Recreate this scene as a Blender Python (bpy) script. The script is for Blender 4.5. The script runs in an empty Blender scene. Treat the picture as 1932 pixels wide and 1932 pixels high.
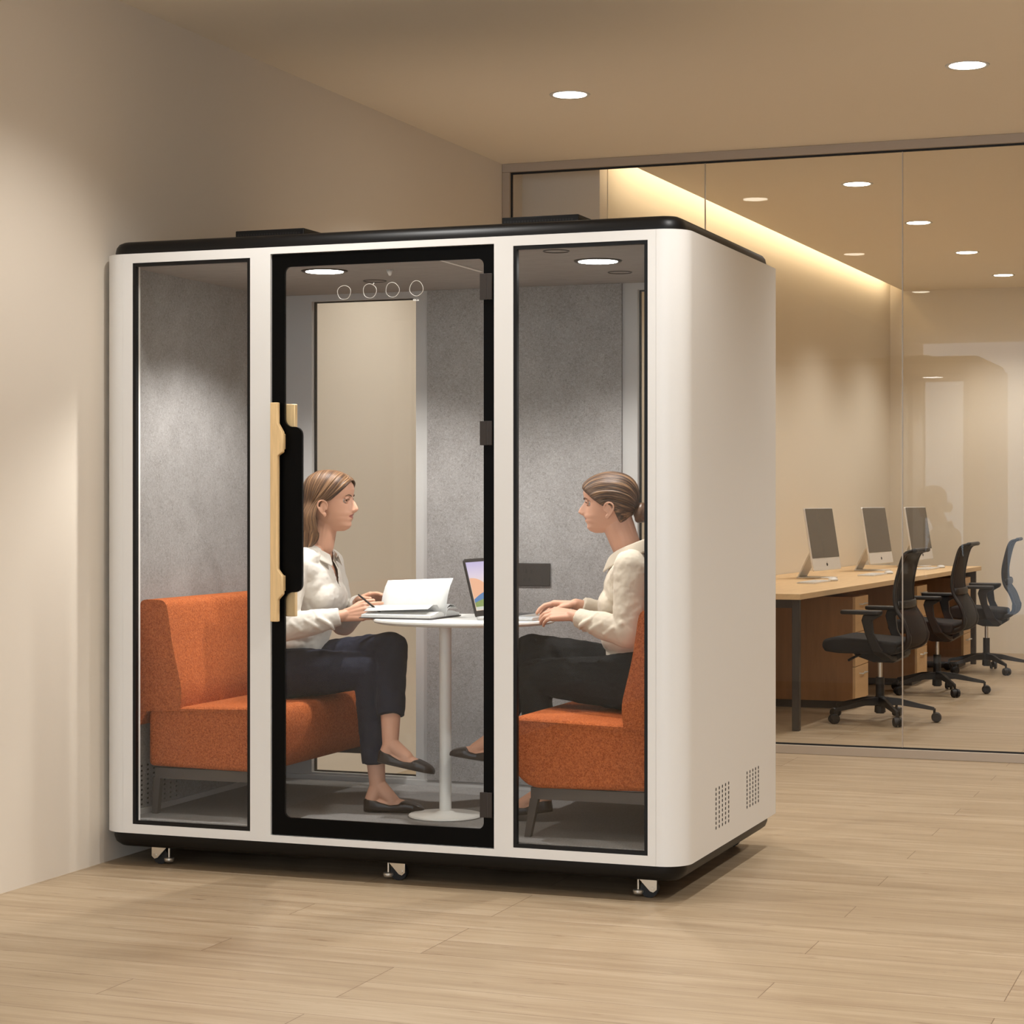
import bpy, bmesh, math, random
import numpy as np
from mathutils import Vector, Matrix
random.seed(7)
PI = math.pi
C = bpy.context.scene.collection
V = Vector

# ------------------------------------------------------------------ materials
def s2l(c):
    return tuple(((x / 255) / 12.92 if x / 255 <= .04045 else ((x / 255 + .055) / 1.055) ** 2.4) for x in c)

def mat(name, rgb, rough=.5, metal=0., spec=.5, bump=0., bscale=200., emit=None, estr=0., sheen=0., coat=0.,
        mottle=0., mscale=6., mstretch=(1, 1, 1), srgb=True):
    m = bpy.data.materials.new(name); m.use_nodes = True
    nt = m.node_tree; N = nt.nodes; L = nt.links
    b = N['Principled BSDF']
    col = s2l(rgb) if srgb else rgb
    b.inputs['Base Color'].default_value = (*col, 1)
    b.inputs['Roughness'].default_value = rough
    b.inputs['Metallic'].default_value = metal
    b.inputs['Specular IOR Level'].default_value = spec
    if sheen: b.inputs['Sheen Weight'].default_value = sheen
    if coat: b.inputs['Coat Weight'].default_value = coat
    if emit:
        b.inputs['Emission Color'].default_value = (*emit, 1); b.inputs['Emission Strength'].default_value = estr
    tc = N.new('ShaderNodeTexCoord')
    if bump:
        n = N.new('ShaderNodeTexNoise'); n.inputs['Scale'].default_value = bscale; n.inputs['Detail'].default_value = 4
        L.new(tc.outputs['Object'], n.inputs['Vector'])
        bp = N.new('ShaderNodeBump'); bp.inputs['Strength'].default_value = bump; bp.inputs['Distance'].default_value = .002
        L.new(n.outputs['Fac'], bp.inputs['Height']); L.new(bp.outputs['Normal'], b.inputs['Normal'])
    if mottle:
        mp = N.new('ShaderNodeMapping'); mp.inputs['Scale'].default_value = mstretch
        L.new(tc.outputs['Object'], mp.inputs['Vector'])
        n = N.new('ShaderNodeTexNoise'); n.inputs['Scale'].default_value = mscale; n.inputs['Detail'].default_value = 6
        n.inputs['Roughness'].default_value = .65
        L.new(mp.outputs['Vector'], n.inputs['Vector'])
        r = N.new('ShaderNodeValToRGB')
        r.color_ramp.elements[0].position = .3; r.color_ramp.elements[1].position = .7
        r.color_ramp.elements[0].color = (*[c * (1 - mottle) for c in col], 1)
        r.color_ramp.elements[1].color = (*[min(1, c * (1 + mottle)) for c in col], 1)
        L.new(n.outputs['Fac'], r.inputs['Fac']); L.new(r.outputs['Color'], b.inputs['Base Color'])
    return m

def glass_mat(name, tint=(1, 1, 1), refl=.04, power=5.):
    m = bpy.data.materials.new(name); m.use_nodes = True
    nt = m.node_tree; N = nt.nodes; L = nt.links
    N.remove(N['Principled BSDF']); out = N['Material Output']
    tr = N.new('ShaderNodeBsdfTransparent'); tr.inputs[0].default_value = (*tint, 1)
    gl = N.new('ShaderNodeBsdfGlossy'); gl.inputs['Roughness'].default_value = 0.0
    gl.inputs['Color'].default_value = (1, 1, 1, 1)
    lw = N.new('ShaderNodeLayerWeight')
    p = N.new('ShaderNodeMath'); p.operation = 'POWER'; p.inputs[1].default_value = power
    mu = N.new('ShaderNodeMath'); mu.operation = 'MULTIPLY_ADD'; mu.inputs[1].default_value = .9; mu.inputs[2].default_value = refl
    mx = N.new('ShaderNodeMixShader')
    L.new(lw.outputs['Facing'], p.inputs[0]); L.new(p.outputs[0], mu.inputs[0]); L.new(mu.outputs[0], mx.inputs[0])
    L.new(tr.outputs[0], mx.inputs[1]); L.new(gl.outputs[0], mx.inputs[2]); L.new(mx.outputs[0], out.inputs[0])
    return m

def emis(name, rgb, s):
    m = bpy.data.materials.new(name); m.use_nodes = True
    N = m.node_tree.nodes; b = N['Principled BSDF']
    b.inputs['Base Color'].default_value = (.8, .8, .8, 1)
    b.inputs['Emission Color'].default_value = (*rgb, 1); b.inputs['Emission Strength'].default_value = s
    return m

def floor_mat():
    m = bpy.data.materials.new('oak_planks'); m.use_nodes = True
    nt = m.node_tree; N = nt.nodes; L = nt.links; b = N['Principled BSDF']
    tc = N.new('ShaderNodeTexCoord')
    br = N.new('ShaderNodeTexBrick')
    br.inputs['Scale'].default_value = 1.0; br.inputs['Brick Width'].default_value = 1.7; br.inputs['Row Height'].default_value = .195
    br.inputs['Mortar Size'].default_value = .0013; br.inputs['Mortar Smooth'].default_value = .1
    br.offset = .37; br.offset_frequency = 3
    br.inputs['Color1'].default_value = (0, 0, 0, 1); br.inputs['Color2'].default_value = (1, 1, 1, 1); br.inputs['Mortar'].default_value = (.5, .5, .5, 1)
    L.new(tc.outputs['Object'], br.inputs['Vector'])
    mp = N.new('ShaderNodeMapping'); mp.inputs['Scale'].default_value = (.55, 7.0, 1)
    add = N.new('ShaderNodeVectorMath'); add.operation = 'MULTIPLY_ADD'
    L.new(br.outputs['Color'], add.inputs[0]); add.inputs[1].default_value = (3, 5, 9); L.new(tc.outputs['Object'], add.inputs[2])
    L.new(add.outputs[0], mp.inputs['Vector'])
    n1 = N.new('ShaderNodeTexNoise'); n1.inputs['Scale'].default_value = 2.2; n1.inputs['Detail'].default_value = 8; n1.inputs['Roughness'].default_value = .62
    n1.inputs['Distortion'].default_value = .35
    L.new(mp.outputs[0], n1.inputs['Vector'])
    mp2 = N.new('ShaderNodeMapping'); mp2.inputs['Scale'].default_value = (2.5, 60, 1)
    L.new(add.outputs[0], mp2.inputs['Vector'])
    n2 = N.new('ShaderNodeTexNoise'); n2.inputs['Scale'].default_value = 2.0; n2.inputs['Detail'].default_value = 5
    L.new(mp2.outputs[0], n2.inputs['Vector'])
    r = N.new('ShaderNodeValToRGB'); e = r.color_ramp.elements
    e[0].position = .28; e[0].color = (*s2l((148, 125, 99)), 1)
    e[1].position = .72; e[1].color = (*s2l((190, 171, 145)), 1)
    k = e.new(.5); k.color = (*s2l((169, 148, 120)), 1)
    mixn = N.new('ShaderNodeMath'); mixn.operation = 'MULTIPLY_ADD'; mixn.inputs[1].default_value = .30
    sc = N.new('ShaderNodeMath'); sc.operation = 'MULTIPLY'; sc.inputs[1].default_value = .70
    L.new(n1.outputs['Fac'], sc.inputs[0]); L.new(n2.outputs['Fac'], mixn.inputs[0]); L.new(sc.outputs[0], mixn.inputs[2])
    L.new(mixn.outputs[0], r.inputs['Fac'])
    # per-plank tone
    hs = N.new('ShaderNodeMix'); hs.data_type = 'RGBA'; hs.blend_type = 'MULTIPLY'; hs.inputs[0].default_value = 1
    rp = N.new('ShaderNodeValToRGB'); rp.color_ramp.elements[0].color = (.91, .90, .89, 1); rp.color_ramp.elements[1].color = (1, 1, 1, 1)
    L.new(br.outputs['Color'], rp.inputs['Fac'])
    L.new(r.outputs['Color'], hs.inputs[6]); L.new(rp.outputs['Color'], hs.inputs[7])
    # small dark grain knots
    mp3 = N.new('ShaderNodeMapping'); mp3.inputs['Scale'].default_value = (3.2, 16, 1); L.new(add.outputs[0], mp3.inputs['Vector'])
    n3 = N.new('ShaderNodeTexNoise'); n3.inputs['Scale'].default_value = 2.4; n3.inputs['Detail'].default_value = 3
    L.new(mp3.outputs[0], n3.inputs['Vector'])
    rk = N.new('ShaderNodeValToRGB'); rk.color_ramp.elements[0].position = .66; rk.color_ramp.elements[0].color = (1, 1, 1, 1)
    rk.color_ramp.elements[1].position = .80; rk.color_ramp.elements[1].color = (.55, .45, .38, 1)
    L.new(n3.outputs['Fac'], rk.inputs['Fac'])
    h3 = N.new('ShaderNodeMix'); h3.data_type = 'RGBA'; h3.blend_type = 'MULTIPLY'; h3.inputs[0].default_value = 1
    L.new(hs.outputs[2], h3.inputs[6]); L.new(rk.outputs['Color'], h3.inputs[7])
    h2 = N.new('ShaderNodeMix'); h2.data_type = 'RGBA'; h2.blend_type = 'MIX'
    L.new(br.outputs['Fac'], h2.inputs[0]); L.new(h3.outputs[2], h2.inputs[6]); h2.inputs[7].default_value = (*s2l((112, 88, 64)), 1)
    L.new(h2.outputs[2], b.inputs['Base Color'])
    b.inputs['Roughness'].default_value = .42; b.inputs['Specular IOR Level'].default_value = .35
    return m

def hair_mat(name, dark, mid, light):
    m = bpy.data.materials.new(name); m.use_nodes = True
    nt = m.node_tree; N = nt.nodes; L = nt.links; b = N['Principled BSDF']
    uv = N.new('ShaderNodeUVMap')
    mp = N.new('ShaderNodeMapping'); mp.inputs['Scale'].default_value = (34, 1.3, 1)
    L.new(uv.outputs[0], mp.inputs['Vector'])
    n = N.new('ShaderNodeTexNoise'); n.inputs['Scale'].default_value = 2.; n.inputs['Detail'].default_value = 5; n.inputs['Roughness'].default_value = .6
    L.new(mp.outputs[0], n.inputs['Vector'])
    r = N.new('ShaderNodeValToRGB'); e = r.color_ramp.elements
    e[0].position = .38; e[0].color = (*s2l(dark), 1); e[1].position = .62; e[1].color = (*s2l(light), 1)
    k = e.new(.5); k.color = (*s2l(mid), 1)
    L.new(n.outputs['Fac'], r.inputs['Fac']); L.new(r.outputs['Color'], b.inputs['Base Color'])
    bp = N.new('ShaderNodeBump'); bp.inputs['Strength'].default_value = .7; bp.inputs['Distance'].default_value = .003
    L.new(n.outputs['Fac'], bp.inputs['Height']); L.new(bp.outputs['Normal'], b.inputs['Normal'])
    b.inputs['Roughness'].default_value = .5; b.inputs['Specular IOR Level'].default_value = .4
    return m

def boucle_mat():
    m = bpy.data.materials.new('orange_boucle'); m.use_nodes = True
    nt = m.node_tree; N = nt.nodes; L = nt.links; b = N['Principled BSDF']
    tc = N.new('ShaderNodeTexCoord')
    n = N.new('ShaderNodeTexNoise'); n.inputs['Scale'].default_value = 170; n.inputs['Detail'].default_value = 2; n.inputs['Distortion'].default_value = 1.2
    L.new(tc.outputs['Object'], n.inputs['Vector'])
    r = N.new('ShaderNodeValToRGB'); e = r.color_ramp.elements
    e[0].position = .36; e[0].color = (*s2l((150, 74, 36)), 1); e[1].position = .62; e[1].color = (*s2l((194, 108, 62)), 1)
    L.new(n.outputs['Fac'], r.inputs['Fac']); L.new(r.outputs['Color'], b.inputs['Base Color'])
    bp = N.new('ShaderNodeBump'); bp.inputs['Strength'].default_value = .75; bp.inputs['Distance'].default_value = .004
    L.new(n.outputs['Fac'], bp.inputs['Height']); L.new(bp.outputs['Normal'], b.inputs['Normal'])
    b.inputs['Roughness'].default_value = .9; b.inputs['Specular IOR Level'].default_value = .05
    return m

def felt_mat():
    m = bpy.data.materials.new('grey_felt'); m.use_nodes = True
    nt = m.node_tree; N = nt.nodes; L = nt.links; b = N['Principled BSDF']
    tc = N.new('ShaderNodeTexCoord')
    n = N.new('ShaderNodeTexNoise'); n.inputs['Scale'].default_value = 130; n.inputs['Detail'].default_value = 6; n.inputs['Roughness'].default_value = .75
    n.inputs['Distortion'].default_value = 1.5
    n2 = N.new('ShaderNodeTexNoise'); n2.inputs['Scale'].default_value = 9; n2.inputs['Detail'].default_value = 5
    L.new(tc.outputs['Object'], n.inputs['Vector']); L.new(tc.outputs['Object'], n2.inputs['Vector'])
    ad = N.new('ShaderNodeMath'); ad.operation = 'MULTIPLY_ADD'; ad.inputs[1].default_value = .16
    sc = N.new('ShaderNodeMath'); sc.operation = 'MULTIPLY'; sc.inputs[1].default_value = .84
    L.new(n.outputs['Fac'], sc.inputs[0]); L.new(n2.outputs['Fac'], ad.inputs[0]); L.new(sc.outputs[0], ad.inputs[2])
    r = N.new('ShaderNodeValToRGB'); e = r.color_ramp.elements
    e[0].position = .38; e[0].color = (*s2l((122, 118, 115)), 1); e[1].position = .62; e[1].color = (*s2l((164, 160, 157)), 1)
    L.new(ad.outputs[0], r.inputs['Fac']); L.new(r.outputs['Color'], b.inputs['Base Color'])
    bp = N.new('ShaderNodeBump'); bp.inputs['Strength'].default_value = .3; bp.inputs['Distance'].default_value = .001
    L.new(n.outputs['Fac'], bp.inputs['Height']); L.new(bp.outputs['Normal'], b.inputs['Normal'])
    b.inputs['Roughness'].default_value = .95; b.inputs['Specular IOR Level'].default_value = .1
    return m

M = {}
M['wall'] = mat('wall_paint', (221, 210, 195), .75, spec=.2, bump=.05, bscale=300)
M['ceil'] = mat('ceiling_paint', (243, 231, 212), .85, spec=.1)
M['bwall'] = mat('office_wall_paint', (230, 218, 198), .75, spec=.2)
M['floor'] = floor_mat()
M['white'] = mat('white_lacquer', (226, 223, 218), .38, spec=.45)
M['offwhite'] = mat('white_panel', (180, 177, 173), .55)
M['black'] = mat('black_powdercoat', (9, 8, 8), .42, spec=.3)
M['frit'] = mat('black_glass_print', (4, 4, 4), .35, spec=.1)
M['dkbrown'] = mat('dark_bronze', (52, 45, 40), .45, metal=.3)
M['glass'] = glass_mat('clear_glass', (.975, .98, .975), .022)
M['pglass'] = glass_mat('partition_glass', (.985, .985, .98), .015)
M['felt'] = felt_mat()
M['feltc'] = mat('ceiling_felt', (150, 146, 142), .95, spec=.1, bump=.25, bscale=150, mottle=.12, mscale=40, mstretch=(.4, 3, 1))
M['carpet'] = mat('grey_carpet', (136, 133, 130), .98, spec=.05, bump=.6, bscale=420, mottle=.18, mscale=160)
M['wood'] = mat('light_ash', (228, 194, 142), .5, mottle=.12, mscale=14, mstretch=(6, 6, .4))
M['chrome'] = mat('zinc_plate', (222, 216, 204), .28, metal=.85)
M['rubber'] = mat('black_rubber', (14, 13, 13), .6)
M['orange'] = boucle_mat()
M['legm'] = mat('umber_metal', (84, 76, 70), .5, metal=.2)
M['tablew'] = mat('white_tabletop', (222, 219, 213), .4)
M['lamp'] = emis('pod_lamp', (1, .97, .92), 14)
M['clamp'] = emis('warm_lamp', (1, .90, .72), 14)
M['alu'] = mat('satin_aluminium', (190, 178, 165), .35, metal=.7)
M['rail'] = mat('bronze_rail', (178, 162, 144), .45, metal=.1)
M['skin'] = mat('skin', (206, 156, 130), .5, spec=.35, bump=.04, bscale=500)
M['lips'] = mat('lips', (150, 82, 70), .45)
M['blouse'] = mat('cream_blouse', (214, 207, 197), .75, spec=.2, bump=.12, bscale=500, sheen=.1)
M['blouse2'] = mat('beige_blouse', (208, 194, 174), .7, spec=.25, bump=.1, bscale=500, sheen=.1)
M['navy'] = mat('navy_trousers', (26, 29, 44), .8, spec=.2)
M['blackt'] = mat('black_trousers', (14, 13, 13), .8, spec=.2)
M['shoe'] = mat('brown_black_leather', (44, 35, 31), .35)
M['eye'] = mat('eye_white', (176, 166, 158), .35)
M['iris'] = mat('iris', (62, 56, 50), .2)
M['brow'] = mat('brow_hair', (84, 58, 40), .7)
M['hair1'] = hair_mat('light_brown_hair', (52, 34, 23), (100, 70, 47), (160, 122, 86))
M['hair2'] = hair_mat('brown_hair', (38, 25, 17), (82, 56, 38), (148, 112, 78))
M['paper'] = mat('paper', (214, 213, 210), .8, spec=.1, mottle=.03, mscale=60)
M['cover'] = mat('grey_book_cover', (70, 68, 68), .6)
M['lapt'] = mat('laptop_silver', (200, 200, 200), .3, metal=.6)
M['lapb'] = mat('laptop_bezel', (34, 30, 28), .35)
M['keys'] = mat('keys', (60, 58, 58), .5)
M['socket'] = mat('socket_plate', (42, 36, 31), .4)
M['hole'] = mat('socket_hole', (18, 16, 14), .6)
M['deskw'] = mat('oak_worktop', (222, 188, 142), .5, mottle=.08, mscale=5, mstretch=(6, .5, 6))
M['pedw'] = mat('oak_pedestal', (164, 118, 76), .55, mottle=.14, mscale=4, mstretch=(5, 5, .5))
M['pedf'] = mat('oak_drawer_front', (206, 166, 116), .5, mottle=.06, mscale=4, mstretch=(6, .6, 6))
M['deskm'] = mat('desk_steel', (60, 52, 45), .5)
M['chairb'] = mat('chair_plastic', (34, 30, 28), .5)
M['chairf'] = mat('chair_fabric', (40, 37, 36), .9, bump=.3, bscale=500)
M['silver'] = mat('computer_aluminium', (226, 221, 214), .35, metal=.25)
M['screen'] = mat('dark_screen', (84, 76, 67), .25)
M['decal'] = mat('white_print', (232, 228, 220), .6, emit=(1, .97, .93), estr=0)
M['led'] = emis('led_strip', (1, .84, .60), 1.5)
def mesh_cloth():
    m = bpy.data.materials.new('black_mesh_weave'); m.use_nodes = True
    nt = m.node_tree; N = nt.nodes; L = nt.links; b = N['Principled BSDF']
    b.inputs['Base Color'].default_value = (*s2l((36, 31, 28)), 1); b.inputs['Roughness'].default_value = .8
    b.inputs['Alpha'].default_value = .86
    return m
M['meshw'] = mesh_cloth()

# ------------------------------------------------------------------ mesh helpers
def link(o, parent=None):
    C.objects.link(o)
    if parent is not None:
        o.parent = parent
    return o

def thing(name, label, cat, loc=(0, 0, 0), group=None, rz=0):
    o = bpy.data.objects.new(name, None); o.empty_display_size = .05
    C.objects.link(o); o.location = loc; o.rotation_euler = (0, 0, rz)
    if label: o['label'] = label
    if cat: o['category'] = cat
    if group: o['group'] = group
    return o

def tag(o, label, cat, group=None):
    o['label'] = label; o['category'] = cat
    if group: o['group'] = group
    return o

def struct(o):
    o['kind'] = 'structure'; return o

ORG = [V((0, 0, 0))]     # world offset subtracted from coordinates while building a thing

def build(name, bm, m, parent=None, smooth=False, bevel=0, seg=2, auto=None, recalc=True, world=True, label=None, gloc=None):
    """bm is in world coordinates; stored relative to the parent chain's location."""
    off = V((0, 0, 0))
    if world and parent is not None:
        p = parent
        while p is not None:
            off += p.location; p = p.parent
    if recalc: bmesh.ops.recalc_face_normals(bm, faces=bm.faces)
    if gloc is not None: off = V(gloc)
    if off.length: bmesh.ops.translate(bm, verts=bm.verts, vec=-off)
    me = bpy.data.meshes.new(name); bm.to_mesh(me); bm.free()
    ms = m if isinstance(m, (list, tuple)) else [m]
    for x in ms: me.materials.append(x)
    if smooth or auto is not None:
        me.polygons.foreach_set('use_smooth', [True] * len(me.polygons))
    o = bpy.data.objects.new(name, me); link(o, parent)
    if gloc is not None: o.location = gloc
    if auto is not None: me.set_sharp_from_angle(angle=math.radians(auto))
    if bevel:
        b = o.modifiers.new('bevel', 'BEVEL'); b.width = bevel; b.segments = seg; b.limit_method = 'ANGLE'; b.angle_limit = math.radians(35)
        b.harden_normals = False
        me.polygons.foreach_set('use_smooth', [True] * len(me.polygons)); me.set_sharp_from_angle(angle=math.radians(40))
    if label: o['label'] = label
    return o

def nb(): return bmesh.new()

def box(bm, x0, x1, y0, y1, z0, z1, mi=0):
    vs = [bm.verts.new((x, y, z)) for z in (z0, z1) for y in (y0, y1) for x in (x0, x1)]
    for f in ((0, 2, 3, 1), (4, 5, 7, 6), (0, 1, 5, 4), (2, 6, 7, 3), (0, 4, 6, 2), (1, 3, 7, 5)):
        fc = bm.faces.new([vs[i] for i in f]); fc.material_index = mi
    return vs

def frame_of(d):
    d = d.normalized()
    a = V((0, 0, 1)) if abs(d.z) < .9 else V((1, 0, 0))
    u = d.cross(a).normalized(); v = d.cross(u).normalized()
    return u, v

def cyl(bm, p0, p1, r0, r1=None, seg=24, mi=0, caps=True):
    p0 = V(p0); p1 = V(p1); r1 = r0 if r1 is None else r1
    u, v = frame_of(p1 - p0)
    A = []; B = []
    for i in range(seg):
        a = 2 * PI * i / seg; d = u * math.cos(a) + v * math.sin(a)
        A.append(bm.verts.new(p0 + d * r0)); B.append(bm.verts.new(p1 + d * r1))
    for i in range(seg):
        j = (i + 1) % seg
        f = bm.faces.new((A[i], A[j], B[j], B[i])); f.material_index = mi
    if caps:
        bm.faces.new(A[::-1]).material_index = mi; bm.faces.new(B).material_index = mi

def prism(bm, pts, axis, a, b, mi=0):
    """extrude closed 2-D polygon pts along axis from a to b"""
    def mk(p, t):
        if axis == 'x': return (t, p[0], p[1])
        if axis == 'y': return (p[0], t, p[1])
        return (p[0], p[1], t)
    A = [bm.verts.new(mk(p, a)) for p in pts]; B = [bm.verts.new(mk(p, b)) for p in pts]
    n = len(pts)
    for i in range(n):
        j = (i + 1) % n
        bm.faces.new((A[i], A[j], B[j], B[i])).material_index = mi
    bm.faces.new(A[::-1]).material_index = mi; bm.faces.new(B).material_index = mi

def tube(bm, pts, r, seg=10, closed=False, mi=0, squash=None):
    pts = [V(p) for p in pts]; n = len(pts)
    rs = r if isinstance(r, (list, tuple)) else [r] * n
    rings = []
    pu = None
    for i, p in enumerate(pts):
        a = pts[(i - 1) % n] if (closed or i > 0) else p
        b = pts[(i + 1) % n] if (closed or i < n - 1) else p
        d = (b - a).normalized()
        if pu is None: u, v = frame_of(d)
        else:
            u = (pu - d * pu.dot(d)).normalized(); v = d.cross(u).normalized()
        pu = u
        rings.append([bm.verts.new(p + u * math.cos(2 * PI * k / seg) * rs[i] + v * math.sin(2 * PI * k / seg) * rs[i] * (squash or 1)) for k in range(seg)])
    m = n if closed else n - 1
    for i in range(m):
        A = rings[i]; B = rings[(i + 1) % n]
        for k in range(seg):
            l = (k + 1) % seg
            bm.faces.new((A[k], A[l], B[l], B[k])).material_index = mi
    if not closed:
        bm.faces.new(rings[0][::-1]).material_index = mi; bm.faces.new(rings[-1]).material_index = mi

def rrect(x0, x1, y0, y1, r, seg=6):
    pts = []
    rs = r if isinstance(r, (list, tuple)) else [r] * 4   # corners: x0y0, x1y0, x1y1, x0y1
    for (cx, cy, a0, rr) in ((x0, y0, PI, rs[0]), (x1, y0, 1.5 * PI, rs[1]), (x1, y1, 0, rs[2]), (x0, y1, .5 * PI, rs[3])):
        sx = 1 if cx == x0 else -1; sy = 1 if cy == y0 else -1
        if rr <= 0: pts.append((cx, cy)); continue
        for i in range(seg + 1):
            a = a0 + .5 * PI * i / seg
            pts.append((cx + sx * rr + rr * math.cos(a), cy + sy * rr + rr * math.sin(a)))
    return pts

def ring_prism(bm, outer, inner, axis, a, b, mi=0):
    """plate with a hole: outer and inner polygons (any point counts)"""
    def mk(p, t):
        if axis == 'x': return (t, p[0], p[1])
        if axis == 'y': return (p[0], t, p[1])
        return (p[0], p[1], t)
    tmp = bmesh.new()
    E = []
    for loop in (outer, inner):
        vs = [tmp.verts.new(mk(p, a)) for p in loop]
        for i in range(len(vs)): E.append(tmp.edges.new((vs[i], vs[(i + 1) % len(vs)])))
    bmesh.ops.triangle_fill(tmp, use_beauty=True, edges=E)
    ext = bmesh.ops.extrude_face_region(tmp, geom=list(tmp.faces))
    vv = [g for g in ext['geom'] if isinstance(g, bmesh.types.BMVert)]
    d = {'x': V((b - a, 0, 0)), 'y': V((0, b - a, 0)), 'z': V((0, 0, b - a))}[axis]
    bmesh.ops.translate(tmp, verts=vv, vec=d)
    # front copy
    me = bpy.data.meshes.new('tmp'); tmp.to_mesh(me); tmp.free()
    n0 = len(bm.faces); bm.from_mesh(me); bpy.data.meshes.remove(me)
    bm.faces.ensure_lookup_table()
    for f in bm.faces[n0:]: f.material_index = mi
    # close the start side
    return

def lathe(bm, prof, c, seg=32, mi=0):
    rings = []
    for (r, z) in prof:
        if r < 1e-6: rings.append([bm.verts.new((c[0], c[1], c[2] + z))])
        else: rings.append([bm.verts.new((c[0] + r * math.cos(2 * PI * k / seg), c[1] + r * math.sin(2 * PI * k / seg), c[2] + z)) for k in range(seg)])
    for A, B in zip(rings, rings[1:]):
        for k in range(seg):
            l = (k + 1) % seg
            if len(A) == 1 and len(B) == 1: continue
            if len(A) == 1: f = bm.faces.new((A[0], B[l], B[k]))
            elif len(B) == 1: f = bm.faces.new((A[k], A[l], B[0]))
            else: f = bm.faces.new((A[k], A[l], B[l], B[k]))
            f.material_index = mi

def copy_tree(o, parent=None):
    c = o.copy(); C.objects.link(c)
    if parent is not None: c.parent = parent
    for ch in list(o.children): copy_tree(ch, c)
    return c

# ================================================================== THE ROOM
ZC = 3.227; XW = -.012; YG = 4.23
b = nb(); box(b, -.2, 9, -10, 12.3, -.1, 0); struct(build('floor', b, M['floor']))
b = nb(); box(b, 7.6, 7.7, -10, 12.1, 0, ZC); struct(build('wall_right_light_block', b, M['wall']))  # unseen wall added to stop world light entering from the right
b = nb(); box(b, -.2, XW, -10, YG + .5, 0, ZC + .1); struct(build('wall_left', b, M['wall']))
b = nb(); box(b, XW, 9, -10, YG + .06, ZC, ZC + .12)
prism(b, [(XW, YG + .06), (9, YG + .06), (9, 12.3), (.872, 12.3), (.661, 4.69), (.661, 4.55), (XW, 4.55)], 'z', ZC, ZC + .12)
struct(build('ceiling', b, M['ceil']))
# office side wall washed by a hidden light, its slot above the ceiling, far wall
ux, uy = .28 / 7.3, 1.0
b = nb(); prism(b, [(.30, 4.72), (.46, 4.70), (.46 + .0384 * 7.6, 12.3), (.30, 12.3)], 'z', 0, ZC + .42)
struct(build('wall_office_left', b, M['bwall']))
b = nb(); box(b, XW, .455, 4.56, 4.70, 0, ZC + .42); struct(build('wall_return', b, M['wall']))
b = nb(); box(b, .3, 9, 12.1, 12.3, 0, ZC + .42); struct(build('wall_far', b, M['bwall']))
b = nb(); box(b, .2, 1.2, 4.5, 12.3, ZC + .42, ZC + .48); box(b, .46, 1.1, 4.52, 4.56, ZC + .12, ZC + .42)
prism(b, [(.80, 4.56), (1.1, 4.56), (1.1, 12.1), (1.0, 12.1)], 'z', ZC + .121, ZC + .42)
struct(build('trim_cove', b, M['ceil']))

# glass partition
w1 = struct(thing('window_1', None, None, (2.5, YG, 0)))
b = nb()
box(b, XW + .001, 9, YG, YG + .06, ZC - .048, ZC); box(b, XW + .001, 9, YG, YG + .06, 0, .046)
box(b, XW + .001, XW + .045, YG, YG + .06, .046, ZC - .048)
build('frame', b, M['rail'], w1, bevel=.002)
b = nb(); box(b, XW + .045, 9, YG + .022, YG + .038, ZC - .058, ZC - .048); box(b, XW + .045, 9, YG + .022, YG + .038, .046, .054)
box(b, XW + .045, XW + .053, YG + .022, YG + .038, .054, ZC - .058)
build('gasket', b, M['rubber'], w1)
xs = [XW + .053, 1.153, 2.218, 3.283, 4.35, 5.4, 9]
for i in range(len(xs) - 1):
    b = nb(); box(b, xs[i] + .002, xs[i + 1] - .002, YG + .025, YG + .035, .054, ZC - .058)
    build('pane', b, M['pglass'], w1)
    if i:
        b = nb(); box(b, xs[i] - .0025, xs[i] + .0025, YG + .024, YG + .036, .054, ZC - .058)
        build('joint', b, M['alu'], w1)

# ------------------------------------------------------------------ ceiling lights
def spot(name, loc, power, col, angle, blend, rad, parent, aim=(0, 0)):
    l = bpy.data.lights.new(name, 'SPOT'); l.energy = power; l.color = col; l.spot_size = math.radians(angle); l.spot_blend = blend
    l.shadow_soft_size = rad
    o = bpy.data.objects.new(name, l); link(o, parent)
    o.location = loc; o.rotation_euler = (aim[0], aim[1], 0)
    return o

WARM = (1.0, .985, .96)
def ceiling_light(x, y, label, group, P, r=.078):
    t = thing('ceiling_light', label, 'ceiling light', (x, y, ZC), group)
    b = nb(); lathe(b, [(r, -.0015), (r + .014, -.0045), (r + .017, -.0005), (r, -.0005)], (x, y, ZC), 40)
    build('trim_ring', b, M['tablew'], t, smooth=True)
    b = nb(); lathe(b, [(0, -.003), (r - .002, -.003), (r - .002, -.0005), (0, -.0005)], (x, y, ZC), 40)
    build('diffuser', b, M['clamp'], t)
    spot('lamp', (0, 0, -.02), P, WARM, 128, .65, .045, t)
    return t
PF = 88; PB = 50
ceiling_light(.99, 2.473, 'warm round recessed ceiling light behind the booth roof, nearest the left wall', 'ceiling lights', PF * .8)
ceiling_light(2.811, 2.455, 'warm round recessed ceiling light at the top right, in front of the glass partition', 'ceiling lights', PF)
for (x, y) in ((1.0, -.63), (2.811, -.64), (4.6, -.63), (1.0, -3.7), (2.811, -3.7), (4.6, -3.7), (4.6, 2.46)):
    ceiling_light(x, y, 'round recessed ceiling light above the foreground floor, beyond the edge of the picture', 'foreground ceiling lights', PF * (.8 if y == -.64 else .62 if x == 1.0 else 1.0))
for (x, y, l) in ((1.706, 5.652, 'largest round ceiling light seen through the glass partition'), (1.76, 7.513, 'second round ceiling light behind the glass, right of the long pane joint'),
                  (1.821, 9.337, 'third round ceiling light into the glazed office'), (1.874, 11.061, 'smallest farthest ceiling light by the far office wall')):
    ceiling_light(x, y, l, 'office ceiling lights', PB)
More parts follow.
